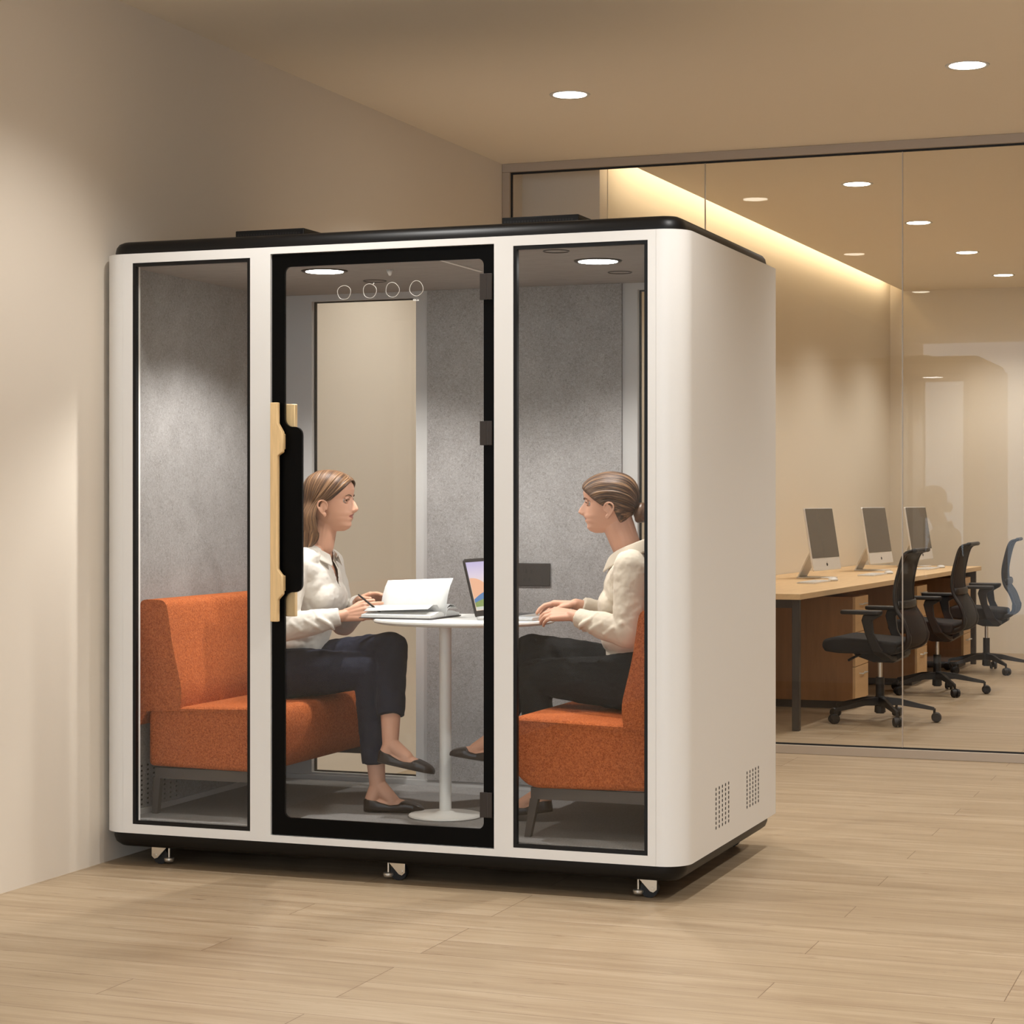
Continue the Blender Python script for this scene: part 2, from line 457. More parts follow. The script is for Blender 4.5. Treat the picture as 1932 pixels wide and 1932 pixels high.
for y in (5.7, 7.5, 9.3, 11.1):  # second lamp column, unseen, added to brighten the office
    ceiling_light(4.2, y, 'added unseen office ceiling light right of the picture edge', 'added office ceiling lights out of frame', PB)
# hidden strip in the slot
t = thing('light_strip', 'warm light strip hidden in the ceiling slot above the office desks', 'strip light', (.74, 8.3, ZC + .13))
b = nb(); prism(b, [(.70, 4.75), (.715, 4.75), (.91, 12.0), (.895, 12.0)], 'z', ZC + .122, ZC + .13); build('diode_tape', b, M['led'], t)
al = bpy.data.lights.new('strip_lamp', 'AREA'); al.shape = 'RECTANGLE'; al.size = .05; al.size_y = 7.2; al.energy = 14; al.color = (1, .86, .62)
ao = bpy.data.objects.new('strip_lamp', al); link(ao, t); ao.location = (.05, 0, .06)
ao.rotation_euler = (0, math.radians(62), -math.atan(.0276))

# ================================================================== THE BOOTH
W, D = 2.238, 1.33
ZB, ZT = .125, 2.25
FZ = .17        # inner floor
CZ = 2.212      # inner ceiling
pod = thing('office_pod', 'white and black glass-fronted acoustic meeting booth on casters beside the left wall', 'meeting booth', (W / 2, D / 2, 0))
R = .095; Tn = .055
def corner(cx, cy, r, a0, a1, n=12):
    return [(cx + r * math.cos(a0 + (a1 - a0) * i / n), cy + r * math.sin(a0 + (a1 - a0) * i / n)) for i in range(n + 1)]
def shell_side(mirror):
    Rb = .03
    outer = [(W - .1, 0)] + corner(W - R, R, R, -PI / 2, 0) + corner(W - Rb, D - Rb, Rb, 0, PI / 2, 5) + [(W - .1, D)]
    inner = [(W - .1, D - Tn)] + [(W - Tn, D - Tn), (W - Tn, Tn + .02)] + [(W - Tn - .02, Tn), (W - .1, Tn)]
    pts = outer + inner
    if mirror: pts = [(W - x, y) for x, y in pts][::-1]
    bm = nb(); prism(bm, pts, 'z', ZB, ZT); return bm
sbm = shell_side(False)
# perforated ventilation fields on the right side
for (y0, y1, z0, z1) in ((.40, .575, .20, .335), (.845, 1.02, .212, .338)):
    for i in range(5):
        for j in range(9):
            y = y0 + (y1 - y0) * i / 4; z = z0 + (z1 - z0) * j / 8
            cyl(sbm, (W - .002, y, z), (W + .0006, y, z), .0062, seg=12, mi=1)
sp = build('side_panel', sbm, [M['white'], M['hole']], pod, auto=30)
build('side_panel', shell_side(True), M['white'], pod, auto=30)
# front frame (posts and rails between the corner panels)
WX = [(.1405, .6234), (1.6302, 2.1094)]; DX = (.7043, 1.5601); WZ = (.1586, 2.2156); DZ = (.149, 2.226)
bm = nb()
for (a, c) in ((.1005, WX[0][0]), (WX[0][1], DX[0]), (DX[1], WX[1][0]), (WX[1][1], W - .1005)): box(bm, a, c, 0, Tn, ZB, ZT)
for (a, c) in WX: box(bm, a, c, 0, Tn, ZB, WZ[0]); box(bm, a, c, 0, Tn, WZ[1], ZT)
box(bm, DX[0], DX[1], 0, Tn, ZB, DZ[0]); box(bm, DX[0], DX[1], 0, Tn, DZ[1], ZT)
build('front_frame', bm, M['white'], pod)
# fixed front windows
for (a, c) in WX:
    bm = nb(); t_ = .0125
    ring_prism(bm, [(a, WZ[0]), (c, WZ[0]), (c, WZ[1]), (a, WZ[1])], [(a + t_, WZ[0] + t_), (c - t_, WZ[0] + t_), (c - t_, WZ[1] - t_), (a + t_, WZ[1] - t_)], 'y', .002, .022)
    wf = build('window_frame', bm, M['black'], pod)
    bm = nb(); box(bm, a + t_, c - t_, .008, .016, WZ[0] + t_, WZ[1] - t_); build('pane', bm, M['glass'], wf)
# door
ix0, ix1, iz0, iz1 = .757, 1.519, .214, 2.178
def door_hole():
    r = .022; pts = []
    def arc(cx, cz, rad, a0, a1, n=6):
        return [(cx + rad * math.cos(math.radians(a0 + (a1 - a0) * i / n)), cz + rad * math.sin(math.radians(a0 + (a1 - a0) * i / n))) for i in range(n + 1)]
    pts += arc(ix0 + r, iz0 + r, r, 180, 270) + arc(ix1 - r, iz0 + r, r, 270, 360) + arc(ix1 - r, iz1 - r, r, 0, 90) + arc(ix0 + r, iz1 - r, r, 90, 180)
    # lobe behind the handle, S-curved at both ends
    xl = .826; zt = 1.608; zb = 1.018; q = .03
    pts += arc(ix0 + q, zt + q, q, 180, 270)           # concave shoulder above
    pts += arc(xl - q, zt - q, q, 90, 0)
    pts += arc(xl - q, zb + q, q, 0, -90)
    pts += arc(ix0 + q, zb - q, q, 90, 180)
    return pts
bm = nb()
ring_prism(bm, [(DX[0] + .003, DZ[0] + .003), (DX[1] - .003, DZ[0] + .003), (DX[1] - .003, DZ[1] - .003), (DX[0] + .003, DZ[1] - .003)], door_hole(), 'y', .008, .020)
door = build('door', bm, M['frit'], pod)
bm = nb(); box(bm, ix0 - .002, ix1 + .002, .010, .018, iz0 - .002, iz1 + .002); build('door_pane', bm, M['glass'], door)
# jamb strips around the door
bm = nb(); ring_prism(bm, [(DX[0] + .0005, DZ[0] + .0005), (DX[1] - .0005, DZ[0] + .0005), (DX[1] - .0005, DZ[1] - .0005), (DX[0] + .0005, DZ[1] - .0005)],
                      [(DX[0] + .018, DZ[0] + .018), (DX[1] - .018, DZ[0] + .018), (DX[1] - .018, DZ[1] - .018), (DX[0] + .018, DZ[1] - .018)], 'y', .024, .05)
build('door_jamb', bm, M['black'], pod)
# wooden handles outside and inside
def handle_profile(x0, xb, xs_, z0, z1):
    a1, a2 = 1.600, 1.517; c1, c2 = 1.088, 1.012
    return [(x0, z0), (xb, z0), (xb, c2 - .02), (xs_, c2), (xs_, c1 - .012), (xb, c1 + .012), (xb, a2 - .012), (xs_, a2), (xs_, a1 - .012), (xb, a1 + .02), (xb, z1), (x0, z1)]
bm = nb(); prism(bm, handle_profile(.717, .7465, .766, .914, 1.694), 'y', -.028, -.008)
for z in (1.555, 1.05): box(bm, .735, .762, -.009, .008, z - .028, z + .028)
build('handle', bm, M['wood'], door, bevel=.003)
bm = nb(); prism(bm, [(.742, .930), (.785, .930), (.785, 1.69), (.742, 1.69)], 'y', .034, .056)
for z in (1.555, 1.05): box(bm, .748, .775, .0201, .035, z - .02, z + .02)
build('inner_handle', bm, M['wood'], door, bevel=.003)
for (z0, z1) in ((2.035, 2.125), (1.535, 1.618), (.256, .342)):
    bm = nb(); box(bm, 1.509, 1.534, -.004, .008, z0, z1); box(bm, 1.538, 1.553, -.005, .008, z0, z1); cyl(bm, (1.536, -.001, z0), (1.536, -.001, z1), .004, seg=12)
    build('hinge', bm, M['dkbrown'], door, bevel=.001)
# printed rings and a tiny caption line on the door glass
for i, (x, z) in enumerate(((.991, 2.079), (1.090, 2.081), (1.177, 2.082), (1.268, 2.084))):
    bm = nb(); r = .0255
    pts = [(x + (r + .0012 * math.sin(3 * a + i)) * math.cos(a), .0072, z + (r + .0012 * math.cos(2 * a + i)) * math.sin(a)) for a in [2 * PI * k / 40 for k in range(40)]]
    tube(bm, pts, .0016, seg=6, closed=True, squash=.5)
    if i == 1: tube(bm, [(x + .012, .0072, z + .020), (x + .017, .0072, z + .028)], .0016, 6)
    build('printed_ring', bm, M['decal'], door, smooth=True)
bm = nb()
for k, (dx, hh) in enumerate(((0, .007), (.004, .008), (.008, .007), (.012, .003), (.016, .006), (.0185, .004))): box(bm, 1.256 + dx, 1.2585 + dx, .0068, .0076, 2.040, 2.040 + hh)
build('printed_caption', bm, M['decal'], door)
# black roof cap, rounded
def slab(bm, inset_prof, x0, x1, y0, y1, r):
    rings = []
    for (ins, z) in inset_prof:
        rings.append([bm.verts.new((x, y, z)) for x, y in rrect(x0 + ins, x1 - ins, y0 + ins, y1 - ins, max(.004, r - ins), 8)])
    for A, B in zip(rings, rings[1:]):
        n = len(A)
        for i in range(n): bm.faces.new((A[i], A[(i + 1) % n], B[(i + 1) % n], B[i]))
    bm.faces.new(rings[0][::-1]); bm.faces.new(rings[-1])
bm = nb(); slab(bm, [(.022, 2.2505), (.022, 2.262), (.026, 2.280), (.036, 2.293), (.052, 2.300)], 0, W, 0, D, .10)
roof = build('roof_cap', bm, M['black'], pod, auto=50)
bm = nb(); slab(bm, [(.068, .066), (.045, .070), (.026, .084), (.018, .104), (.018, .1245)], 0, W, 0, D, .10)
build('base_skirt', bm, M['black'], pod, auto=50)
for (x0, x1) in ((.405, .69), (1.475, 1.765)):
    bm = nb(); box(bm, x0, x1, .30, .62, 2.3005, 2.357)
    fb = build('fan_box', bm, M['black'], pod, bevel=.003)
    bm = nb()
    n = int((x1 - x0 - .02) / .011)
    for i in range(n):
        for j in range(3):
            xx = x0 + .012 + .011 * i + (.0055 if j % 2 else 0); zz = 2.312 + .014 * j
            cyl(bm, (xx, .2992, zz), (xx, .3005, zz), .0038, seg=8)
    for i in range(27):
        for j in range(3):
            yy = .312 + .011 * i + (.0055 if j % 2 else 0)
            cyl(bm, (x1 - .0005, yy, 2.312 + .014 * j), (x1 + .0008, yy, 2.312 + .014 * j), .0038, seg=8)
    build('fan_grille', bm, M['hole'], fb)
# interior lining
bm = nb(); box(bm, Tn + .0005, W - Tn - .0005, Tn + .001, D - Tn, .1255, FZ); build('carpet_floor', bm, M['carpet'], pod)
bm = nb(); box(bm, Tn + .0005, W - Tn - .0005, Tn + .001, D - Tn, CZ, 2.249); ic = build('inner_ceiling', bm, M['feltc'], pod)
bm = nb(); box(bm, Tn + .0005, Tn + .02, Tn + .03, D - Tn - .001, FZ, CZ)
for y0 in (.17, .34):
    for i in range(3):
        for j in range(9):
            box(bm, Tn + .0195, Tn + .0208, y0 + i * .045, y0 + i * .045 + .012, .20 + j * .018, .207 + j * .018, mi=1)
build('felt_lining', bm, [M['felt'], M['hole']], pod)
bm = nb(); box(bm, W - Tn - .02, W - Tn - .0005, Tn + .03, D - Tn - .001, FZ, CZ); build('felt_lining', bm, M['felt'], pod)
YB = D - Tn       # inner face of the back wall 1.275
BW = [(.248, .726), (1.684, 2.11)]; BZ = (.20, 2.185)
bm = nb()
for (a, c) in ((.1005, BW[0][0]), (BW[0][1], BW[1][0]), (BW[1][1], W - .1005)): box(bm, a, c, YB, D, ZB, ZT)
for (a, c) in BW: box(bm, a, c, YB, D, ZB, BZ[0]); box(bm, a, c, YB, D, BZ[1], ZT)
bk = build('back_frame', bm, M['offwhite'], pod)
for (a, c) in BW:
    bm = nb(); t_ = .005
    ring_prism(bm, [(a, BZ[0]), (c, BZ[0]), (c, BZ[1]), (a, BZ[1])], [(a + t_, BZ[0] + t_), (c - t_, BZ[0] + t_), (c - t_, BZ[1] - t_), (a + t_, BZ[1] - t_)], 'y', D - .03, D - .012)
    wf = build('window_frame', bm, M['black'], pod)
    bm = nb(); box(bm, a + t_, c - t_, D - .026, D - .018, BZ[0] + t_, BZ[1] - t_); build('pane', bm, M['glass'], wf)
bm = nb(); box(bm, .782, 1.622, YB - .016, YB - .0005, FZ + .022, CZ - .001); build('back_felt', bm, M['felt'], pod)
bm = nb(); box(bm, Tn + .021, W - Tn - .021, YB - .012, YB - .0005, FZ, FZ + .02)
build('skirting', bm, M['offwhite'], pod)
bm = nb(); box(bm, Tn + .0205, Tn + .03, Tn + .04, YB - .013, FZ, FZ + .02); build('skirting', bm, M['offwhite'], pod)
# booth ceiling fittings
for (x, y) in ((.705, .445), (1.775, .49)):
    bm = nb(); lathe(bm, [(.072, -.004), (.084, -.005), (.088, -.0005), (.072, -.0005)], (x, y, CZ), 40)
    dl = build('downlight', bm, M['dkbrown'], ic, smooth=True)
    bm = nb(); lathe(bm, [(0, -.005), (.071, -.005), (.071, -.0005), (0, -.0005)], (x, y, CZ), 40)
    build('diffuser', bm, M['lamp'], dl, gloc=None) if False else build('downlight_diffuser', bm, M['lamp'], ic)
    spot('pod_lamp', (x - W / 2, y - D / 2, CZ - .02), 50 if x < 1 else 37, (1, .985, .97), 132, .5, .03, pod)
for (x, y) in ((.735, .84), (1.735, .88), (1.73, .16)):
    bm = nb(); tube(bm, [(x + .045 * math.cos(a), y + .045 * math.sin(a), CZ - .001) for a in [2 * PI * k / 36 for k in range(36)]], .0022, 6, closed=True)
    build('air_vent', bm, M['dkbrown'], ic, smooth=True)
bm = nb(); cyl(bm, (.95, .50, CZ - .022), (.95, .50, CZ), .004, .014, seg=16); build('sensor', bm, M['tablew'], ic, smooth=True)
bm = nb(); box(bm, 1.25, 1.262, .12, .66, CZ - .004, CZ - .0005); build('ceiling_trim', bm, M['tablew'], ic)
# socket plate
bm = nb(); box(bm, 1.175, 1.323, YB - .024, YB - .0165, 1.000, 1.092); so = build('socket_plate', bm, M['socket'], pod, bevel=.002)
bm = nb()
for (x, z, w_, h_) in ((1.222, 1.060, .006, .016), (1.243, 1.058, .005, .016), (1.268, 1.058, .005, .014), (1.216, 1.026, .008, .008), (1.236, 1.026, .008, .008)):
    box(bm, x - w_ / 2, x + w_ / 2, YB - .0246, YB - .0238, z - h_ / 2, z + h_ / 2)
for x in (1.205, 1.29): box(bm, x, x + .001, YB - .0244, YB - .0238, 1.006, 1.086)
build('socket_slots', bm, M['hole'], so)
# casters
def caster(x, y, dirx, parent):
    bm = nb()
    cyl(bm, (x, y + .012, .031), (x, y + .034, .031), .031, seg=28)
    wh = build('caster', bm, M['rubber'], parent, auto=40)
    bm = nb()
    pl = [(x - .034 * dirx, .0655), (x + .03 * dirx, .0655), (x + .03 * dirx, .030), (x + .018 * dirx, .020), (x + .006 * dirx, .024)]
    prism(bm, pl, 'y', y + .001, y + .005)
    cyl(bm, (x + .016 * dirx, y - .002, .034), (x + .016 * dirx, y + .012, .034), .006, seg=14)
    box(bm, x - .036, x + .034, y + .001, y + .046, .0625, .0658)
    build('bracket', bm, M['chrome'], wh, bevel=.0006)
    bm = nb()
    cyl(bm, (x - .038 * dirx, y + .012, .024), (x - .038 * dirx, y + .012, .0655), .004, seg=12)
    lathe(bm, [(0, .012), (.016, .012), (.019, .018), (.019, .025), (.006, .028), (0, .028)], (x - .038 * dirx, y + .012, 0), 20)
    build('levelling_foot', bm, M['chrome'], wh, smooth=False)
for (x, d) in ((.20, -1), (1.16, 1), (2.085, 1)):
    caster(x, .085, d, pod)
for x in (.20, 1.16, 2.085):
    caster(x, 1.20, 1, pod)

# ================================================================== SOFAS
def rprofile(pts, rads, n=5):
    out = []
    m = len(pts)
    for i in range(m):
        p = V((*pts[i], 0)); a = V((*pts[i - 1], 0)); c = V((*pts[(i + 1) % m], 0)); r = rads[i]
        if r <= 0: out.append(pts[i]); continue
        u = (a - p).normalized(); v = (c - p).normalized()
        r = min(r, (a - p).length * .48, (c - p).length * .48)
        s = p + u * r; e = p + v * r
        for k in range(n + 1):
            t = k / n; q = s * (1 - t) ** 2 + p * 2 * t * (1 - t) + e * t * t; out.append((q.x, q.y))
    return out
def sofa(flip, label, y0, y1):
    f = (lambda x: x) if not flip else (lambda x: W - x)
    t = thing('sofa', label, 'sofa', (f(.4), (y0 + y1) / 2, FZ), 'booth sofas')
    seat = rprofile([(.115, .352), (.60, .345), (.668, .41), (.69, .52), (.672, .592), (.23, .575), (.115, .572)], [.02, .04, .05, .06, .045, .0, .03])
    bm = nb(); prism(bm, [(f(x), z) for x, z in seat], 'y', y0 + .008, y1)
    build('seat', bm, M['orange'], t, bevel=.022, seg=3)
    back = rprofile([(.082, .50), (.112, .558), (.252, .562), (.262, .64), (.222, .80), (.195, .975), (.082, .975)], [.01, .0, .012, .05, .05, .035, .03])
    bm = nb(); prism(bm, [(f(x), z) for x, z in back], 'y', y0, y1 + .006)
    bo = build('backrest', bm, M['orange'], t, bevel=.022, seg=3)
    bm = nb()
    tube(bm, [(f(.125), y0 + .004, .566), (f(.3), y0 + .004, .570), (f(.655), y0 + .004, .580)], .0028, 6)
    build('seam', bm, M['orange'], t, smooth=True)
    bm = nb()
    box(bm, min(f(.13), f(.60)), max(f(.13), f(.60)), y0 + .03, y0 + .05, .305, .345)
    box(bm, min(f(.13), f(.60)), max(f(.13), f(.60)), y1 - .05, y1 - .03, .305, .345)
    for xx in (.16, .42): box(bm, min(f(xx), f(xx + .02)), max(f(xx), f(xx + .02)), y0 + .05, y1 - .05, .322, .345)
    build('seat_frame', bm, M['legm'], t)
    for (xa, xb) in ((.135, .125), (.59, .615)):
        for yy in (y0 + .035, y1 - .06):
            bm = nb(); vs = []
            for (xx, z, h_) in ((xb, FZ, .011), (xa, .306, .015)):
                vs.append([bm.verts.new((f(xx) + sx * h_, yy + .012 + sy * .012, z)) for sx, sy in ((-1, -1), (1, -1), (1, 1), (-1, 1))])
            for i in range(4): bm.faces.new((vs[0][i], vs[0][(i + 1) % 4], vs[1][(i + 1) % 4], vs[1][i]))
            bm.faces.new(vs[0][::-1]); bm.faces.new(vs[1])
            build('leg', bm, M['legm'], t)
    return t
sofa(False, 'orange upholstered bench sofa against the left side of the booth', .15, 1.19)
sofa(True, 'orange upholstered bench sofa on the right side of the booth, cut by the window edge', .125, 1.17)

# ================================================================== TABLE
TX, TY, TZ = 1.225, .56, .905
t = thing('pedestal_table', 'white oval pedestal table between the two seated women', 'table', (1.175, .50, FZ))
bm = nb()
prof = [(0, -.018), (.94, -.018), (.985, -.014), (1.0, -.008), (.995, -.002), (.98, 0), (0, 0)]
rings = []
for (q, z) in prof:
    if q == 0: rings.append([bm.verts.new((TX, TY, TZ + z))])
    else: rings.append([bm.verts.new((TX + .345 * q * math.cos(2 * PI * k / 72), TY + .315 * q * math.sin(2 * PI * k / 72), TZ + z)) for k in range(72)])
for A, B in zip(rings, rings[1:]):
    for k in range(72):
        l = (k + 1) % 72
        if len(A) == 1: bm.faces.new((A[0], B[l], B[k]))
        elif len(B) == 1: bm.faces.new((A[k], A[l], B[0]))
        else: bm.faces.new((A[k], A[l], B[l], B[k]))
build('tabletop', bm, M['tablew'], t, auto=40)
bm = nb(); cyl(bm, (1.175, .50, FZ + .012), (1.175, .50, TZ - .0185), .0225, seg=32); build('stem', bm, M['tablew'], t, auto=40)
bm = nb(); lathe(bm, [(0, 0), (.135, 0), (.138, .004), (.135, .009), (.04, .014), (.026, .022), (0, .022)], (1.175, .50, FZ + .0005), 56); build('base', bm, M['tablew'], t, auto=40)

# ================================================================== LAPTOP, BOOK, PEN
LX, LY0, LY1 = 1.312, .46, .78
t = thing('laptop', 'open laptop with a sunset wallpaper on the white table', 'laptop', (1.42, .62, TZ))
bm = nb(); prism(bm, rrect(LX, LX + .225, LY0, LY1, .012), 'z', TZ + .0015, TZ + .013); lb = build('laptop_base', bm, M['lapt'], t, bevel=.002)
bm = nb()
for i in range(5):
    for j in range(13):
        x0 = LX + .045 + i * .017; y0 = LY0 + .02 + j * .0216
        box(bm, x0, x0 + .0145, y0, y0 + .0185, TZ + .0125, TZ + .0142)
build('keyboard_keys', bm, M['keys'], lb)
bm = nb(); box(bm, LX + .145, LX + .21, LY0 + .11, LY1 - .11, TZ + .0128, TZ + .0134); build('touchpad', bm, M['alu'], lb)
la = math.radians(14); hz = TZ + .012
def lidp(u, v, w):    # u along y 0..1, v up the lid in metres, w out of the screen
    return V((LX + .004 - v * math.sin(la) + w * math.cos(la), LY0 + (LY1 - LY0) * u, hz + v * math.cos(la) + w * math.sin(la)))
def lidquad(bm, pts, w0, w1):
    A = [bm.verts.new(lidp(u, v, w0)) for u, v in pts]; B = [bm.verts.new(lidp(u, v, w1)) for u, v in pts]
    n = len(pts)
    for i in range(n): bm.faces.new((A[i], A[(i + 1) % n], B[(i + 1) % n], B[i]))
    bm.faces.new(A[::-1]); bm.faces.new(B)
bm = nb(); lidquad(bm, [(p[0], p[1]) for p in rrect(0, 1, 0, .218, [.01, .01, .03, .03])], -.006, 0); lid = build('screen_lid', bm, M['lapb'], t)
def ramp_emis(name, stops, strength, z0, z1):
    m = bpy.data.materials.new(name); m.use_nodes = True
    nt = m.node_tree; N = nt.nodes; L = nt.links; bs = N['Principled BSDF']
    tc = N.new('ShaderNodeTexCoord'); sx = N.new('ShaderNodeSeparateXYZ'); mr = N.new('ShaderNodeMapRange')
    mr.inputs[1].default_value = z0; mr.inputs[2].default_value = z1
    L.new(tc.outputs['Object'], sx.inputs[0]); L.new(sx.outputs[2], mr.inputs[0])
    r = N.new('ShaderNodeValToRGB'); e = r.color_ramp.elements
    e[0].position = stops[0][0]; e[0].color = (*s2l(stops[0][1]), 1); e[1].position = stops[-1][0]; e[1].color = (*s2l(stops[-1][1]), 1)
    for p_, c_ in stops[1:-1]:
        k = e.new(p_); k.color = (*s2l(c_), 1)
    L.new(mr.outputs[0], r.inputs[0]); L.new(r.outputs[0], bs.inputs['Emission Color']); bs.inputs['Emission Strength'].default_value = strength
    bs.inputs['Base Color'].default_value = (.02, .02, .02, 1); bs.inputs['Roughness'].default_value = .3
    return m
EM = .62
bm = nb(); lidquad(bm, [(.035, .022), (.965, .022), (.965, .205), (.035, .205)], .0003, .0008)
disp = build('display', bm, ramp_emis('wallpaper_sky', [(0, (245, 215, 190)), (.45, (244, 222, 200)), (.7, (224, 208, 226)), (1, (188, 176, 222))], EM, .03, .22), lid)
def hill(name, f, top, bot, c):
    n = 24
    pts = [(.04 + .92 * i / n, max(bot, f(i / n))) for i in range(n + 1)]
    bmx = nb(); lidquad(bmx, [(.04, bot)] + [(.96, bot)] + pts[::-1], .0009 + top * .0003, .0011 + top * .0003)
    bmesh.ops.remove_doubles(bmx, verts=bmx.verts, dist=1e-6)
    build(name, bmx, c, lid)
hill('wallpaper_sun', lambda u: .06 + .085 * math.sqrt(max(0, 1 - ((u - .05) / .62) ** 2)), 0, .045, mat('wp_peach', (0, 0, 0), emit=s2l((246, 186, 150)), estr=EM))
hill('wallpaper_mountain', lambda u: .062 + .03 * math.sin(u * 2.6 + .1), 1, .045, mat('wp_blue', (0, 0, 0), emit=s2l((92, 132, 180)), estr=EM))
hill('wallpaper_meadow', lambda u: .052 + .018 * math.sin(u * 2.2), 2, .030, mat('wp_green', (0, 0, 0), emit=s2l((140, 158, 92)), estr=EM))
bm = nb(); lidquad(bm, [(.04, .024), (.96, .024), (.96, .036), (.04, .036)], .0020, .0022); build('task_bar', bm, mat('wp_bar', (0, 0, 0), emit=s2l((214, 214, 205)), estr=EM), lid)

t = thing('book', 'open thick book with pages lifted by the long-haired woman at the table edge', 'book', (1.03, .55, TZ))
BX0, BX1, BS = .872, 1.152, .555
bm = nb()
prism(bm, [(.405, TZ + .0015), (.55, TZ + .0015), (.56, TZ + .0015), (.70, TZ + .0015), (.70, TZ + .005), (.405, TZ + .005)], 'x', BX0 - .006, BX1 + .006)
build('cover', bm, M['cover'], t)
def block(ysign, w, name):
    bm = nb(); prof = []
    n = 14
    for i in range(n + 1):
        u = i / n; y = BS + ysign * w * u; z = TZ + .006 + .024 * (math.sin(PI * min(1, u * 1.25 + .02) * .8) ** .6) * (1 - .45 * u)
        prof.append((y, z))
    prof = [(BS + ysign * .001, TZ + .0055)] + prof[1:] + [(BS + ysign * (w + .002), TZ + .0055)]
    prism(bm, prof, 'x', BX0, BX1)
    return build(name, bm, M['paper'], t, auto=40)
block(-1, .142, 'page_block'); block(1, .14, 'page_block')
def leaf(curve, x0, x1, skew=0):
    bm = nb(); n = len(curve); m = 8
    G = [[bm.verts.new((x0 + (x1 - x0) * j / m + skew * (i / (n - 1)), curve[i][0], curve[i][1] - .012 * (1 - j / m) * (i / (n - 1)))) for j in range(m + 1)] for i in range(n)]
    for i in range(n - 1):
        for j in range(m): bm.faces.new((G[i][j], G[i][j + 1], G[i + 1][j + 1], G[i + 1][j]))
    o = build('leaf', bm, M['paper'], t, smooth=True, recalc=False)
    so_ = o.modifiers.new('s', 'SOLIDIFY'); so_.thickness = .0006
leaf([(BS + .002, TZ + .014), (BS + .004, TZ + .045), (BS + .012, TZ + .085), (BS + .028, TZ + .120), (BS + .05, TZ + .148)], BX0 + .012, BX1, .012)
leaf([(BS, TZ + .014), (BS - .008, TZ + .034), (BS - .03, TZ + .050), (BS - .07, TZ + .052), (BS - .12, TZ + .038)], BX0, BX1 - .02)
leaf([(BS + .002, TZ + .014), (BS + .02, TZ + .038), (BS + .05, TZ + .050), (BS + .085, TZ + .047), (BS + .115, TZ + .036)], BX0, BX1)
leaf([(BS + .002, TZ + .012), (BS + .03, TZ + .034), (BS + .06, TZ + .040), (BS + .10, TZ + .037), (BS + .128, TZ + .030)], BX0, BX1)

# ================================================================== PEOPLE
# head profile tables, z from the chin upwards; x forward from the ear canal
HZ = np.array([0, .008, .02, .035, .043, .050, .055, .061, .068, .075, .083, .095, .108, .120, .130, .140, .155, .172, .188, .202, .213, .220, .2235])
HF = np.array([.052, .070, .0800, .0785, .0845, .0860, .0840, .0885, .089, .0845, .083, .0815, .081, .081, .086, .0905, .0935, .0905, .081, .064, .043, .022, .002])
HB = np.array([.030, .006, -.022, -.048, -.058, -.064, -.067, -.071, -.075, -.079, -.083, -.089, -.095, -.099, -.101, -.102, -.1015, -.098, -.091, -.079, -.062, -.042, -.020]) * .92
HW = np.array([.012, .024, .036, .046, .050, .053, .055, .057, .0595, .062, .064, .067, .0695, .0715, .073, .074, .0745, .073, .068, .058, .044, .029, .010])
def hl(z): return np.interp(z, HZ, HF), np.interp(z, HZ, HB), np.interp(z, HZ, HW)
def head_pt(th, z):
    xf, xb, w = hl(z); x0 = .2 * xf + .35 * xb
    c, s = math.cos(th), math.sin(th)
    y = w * math.copysign(abs(s) ** .88, s)
    if c >= 0:
        x = x0 + (xf - x0) * c ** .80
        # nose
        if .066 < z < .13:
            k = (z - .066) / .064
            h_ = .0285 * (math.sin(PI * min(1, (1 - k) * .62 + .0)) ** 1.0) if k > .18 else .0285 * .95 * (k / .18) ** .6
            sg = .0085 + .006 * max(0, 1 - abs(k - .2) / .5)
            x += h_ * math.exp(-(y / sg) ** 2)
        # eye sockets
        x -= .0085 * math.exp(-((abs(y) - .031) / .014) ** 2 - ((z - .115) / .011) ** 2)
        x += .003 * math.exp(-((abs(y) - .032) / .018) ** 2 - ((z - .132) / .006) ** 2)
        # lips
        x += .0022 * math.exp(-(y / .015) ** 2) * (math.exp(-((z - .0605) / .004) ** 2) + math.exp(-((z - .0485) / .0045) ** 2))
        x -= .003 * math.exp(-(y / .020) ** 2) * math.exp(-((z - .0548) / .0016) ** 2)
    else:
        x = x0 - (x0 - xb) * (-c) ** .88
    return x, y
def inside_head(p):
    if p.z < 0 or p.z > .2234: return False
    xf, xb, w = hl(p.z); x0 = .2 * xf + .35 * xb
    if abs(p.y) >= w: return False
    s = (abs(p.y) / w) ** (1 / .88); c = math.sqrt(max(0, 1 - s * s))
    return (p.x < x0 + (xf - x0) * c ** .8) if p.x > x0 else (p.x > x0 - (x0 - xb) * c ** .88)
HC = V((-.012, 0, .125))
def push(p, off):
    """keep p at least off outside the skull (radially from the skull centre)"""
    d = p - HC; L_ = d.length; d = d / L_
    lo, hi = .02, .2
    for _ in range(16):
        m = (lo + hi) / 2
        if inside_head(HC + d * m): lo = m
        else: hi = m
    return HC + d * max(L_, hi + off) if True else p
def hugp(p, off):
    d = (p - HC).normalized(); lo, hi = .02, .2
    for _ in range(16):
        m = (lo + hi) / 2
        if inside_head(HC + d * m): lo = m
        else: hi = m
    return HC + d * (hi + off)

def head_mesh(bm, T):
    rows = []; nz = 92; nt = 104
    zs = np.concatenate([np.linspace(0, .2235, nz)])
    for z in zs:
        rows.append([bm.verts.new(T @ V((*head_pt(2 * PI * k / nt, z), z))) for k in range(nt)])
    for A, B in zip(rows, rows[1:]):
        for k in range(nt): bm.faces.new((A[k], A[(k + 1) % nt], B[(k + 1) % nt], B[k]))
    bm.faces.new(rows[0][::-1]); bm.faces.new(rows[-1])

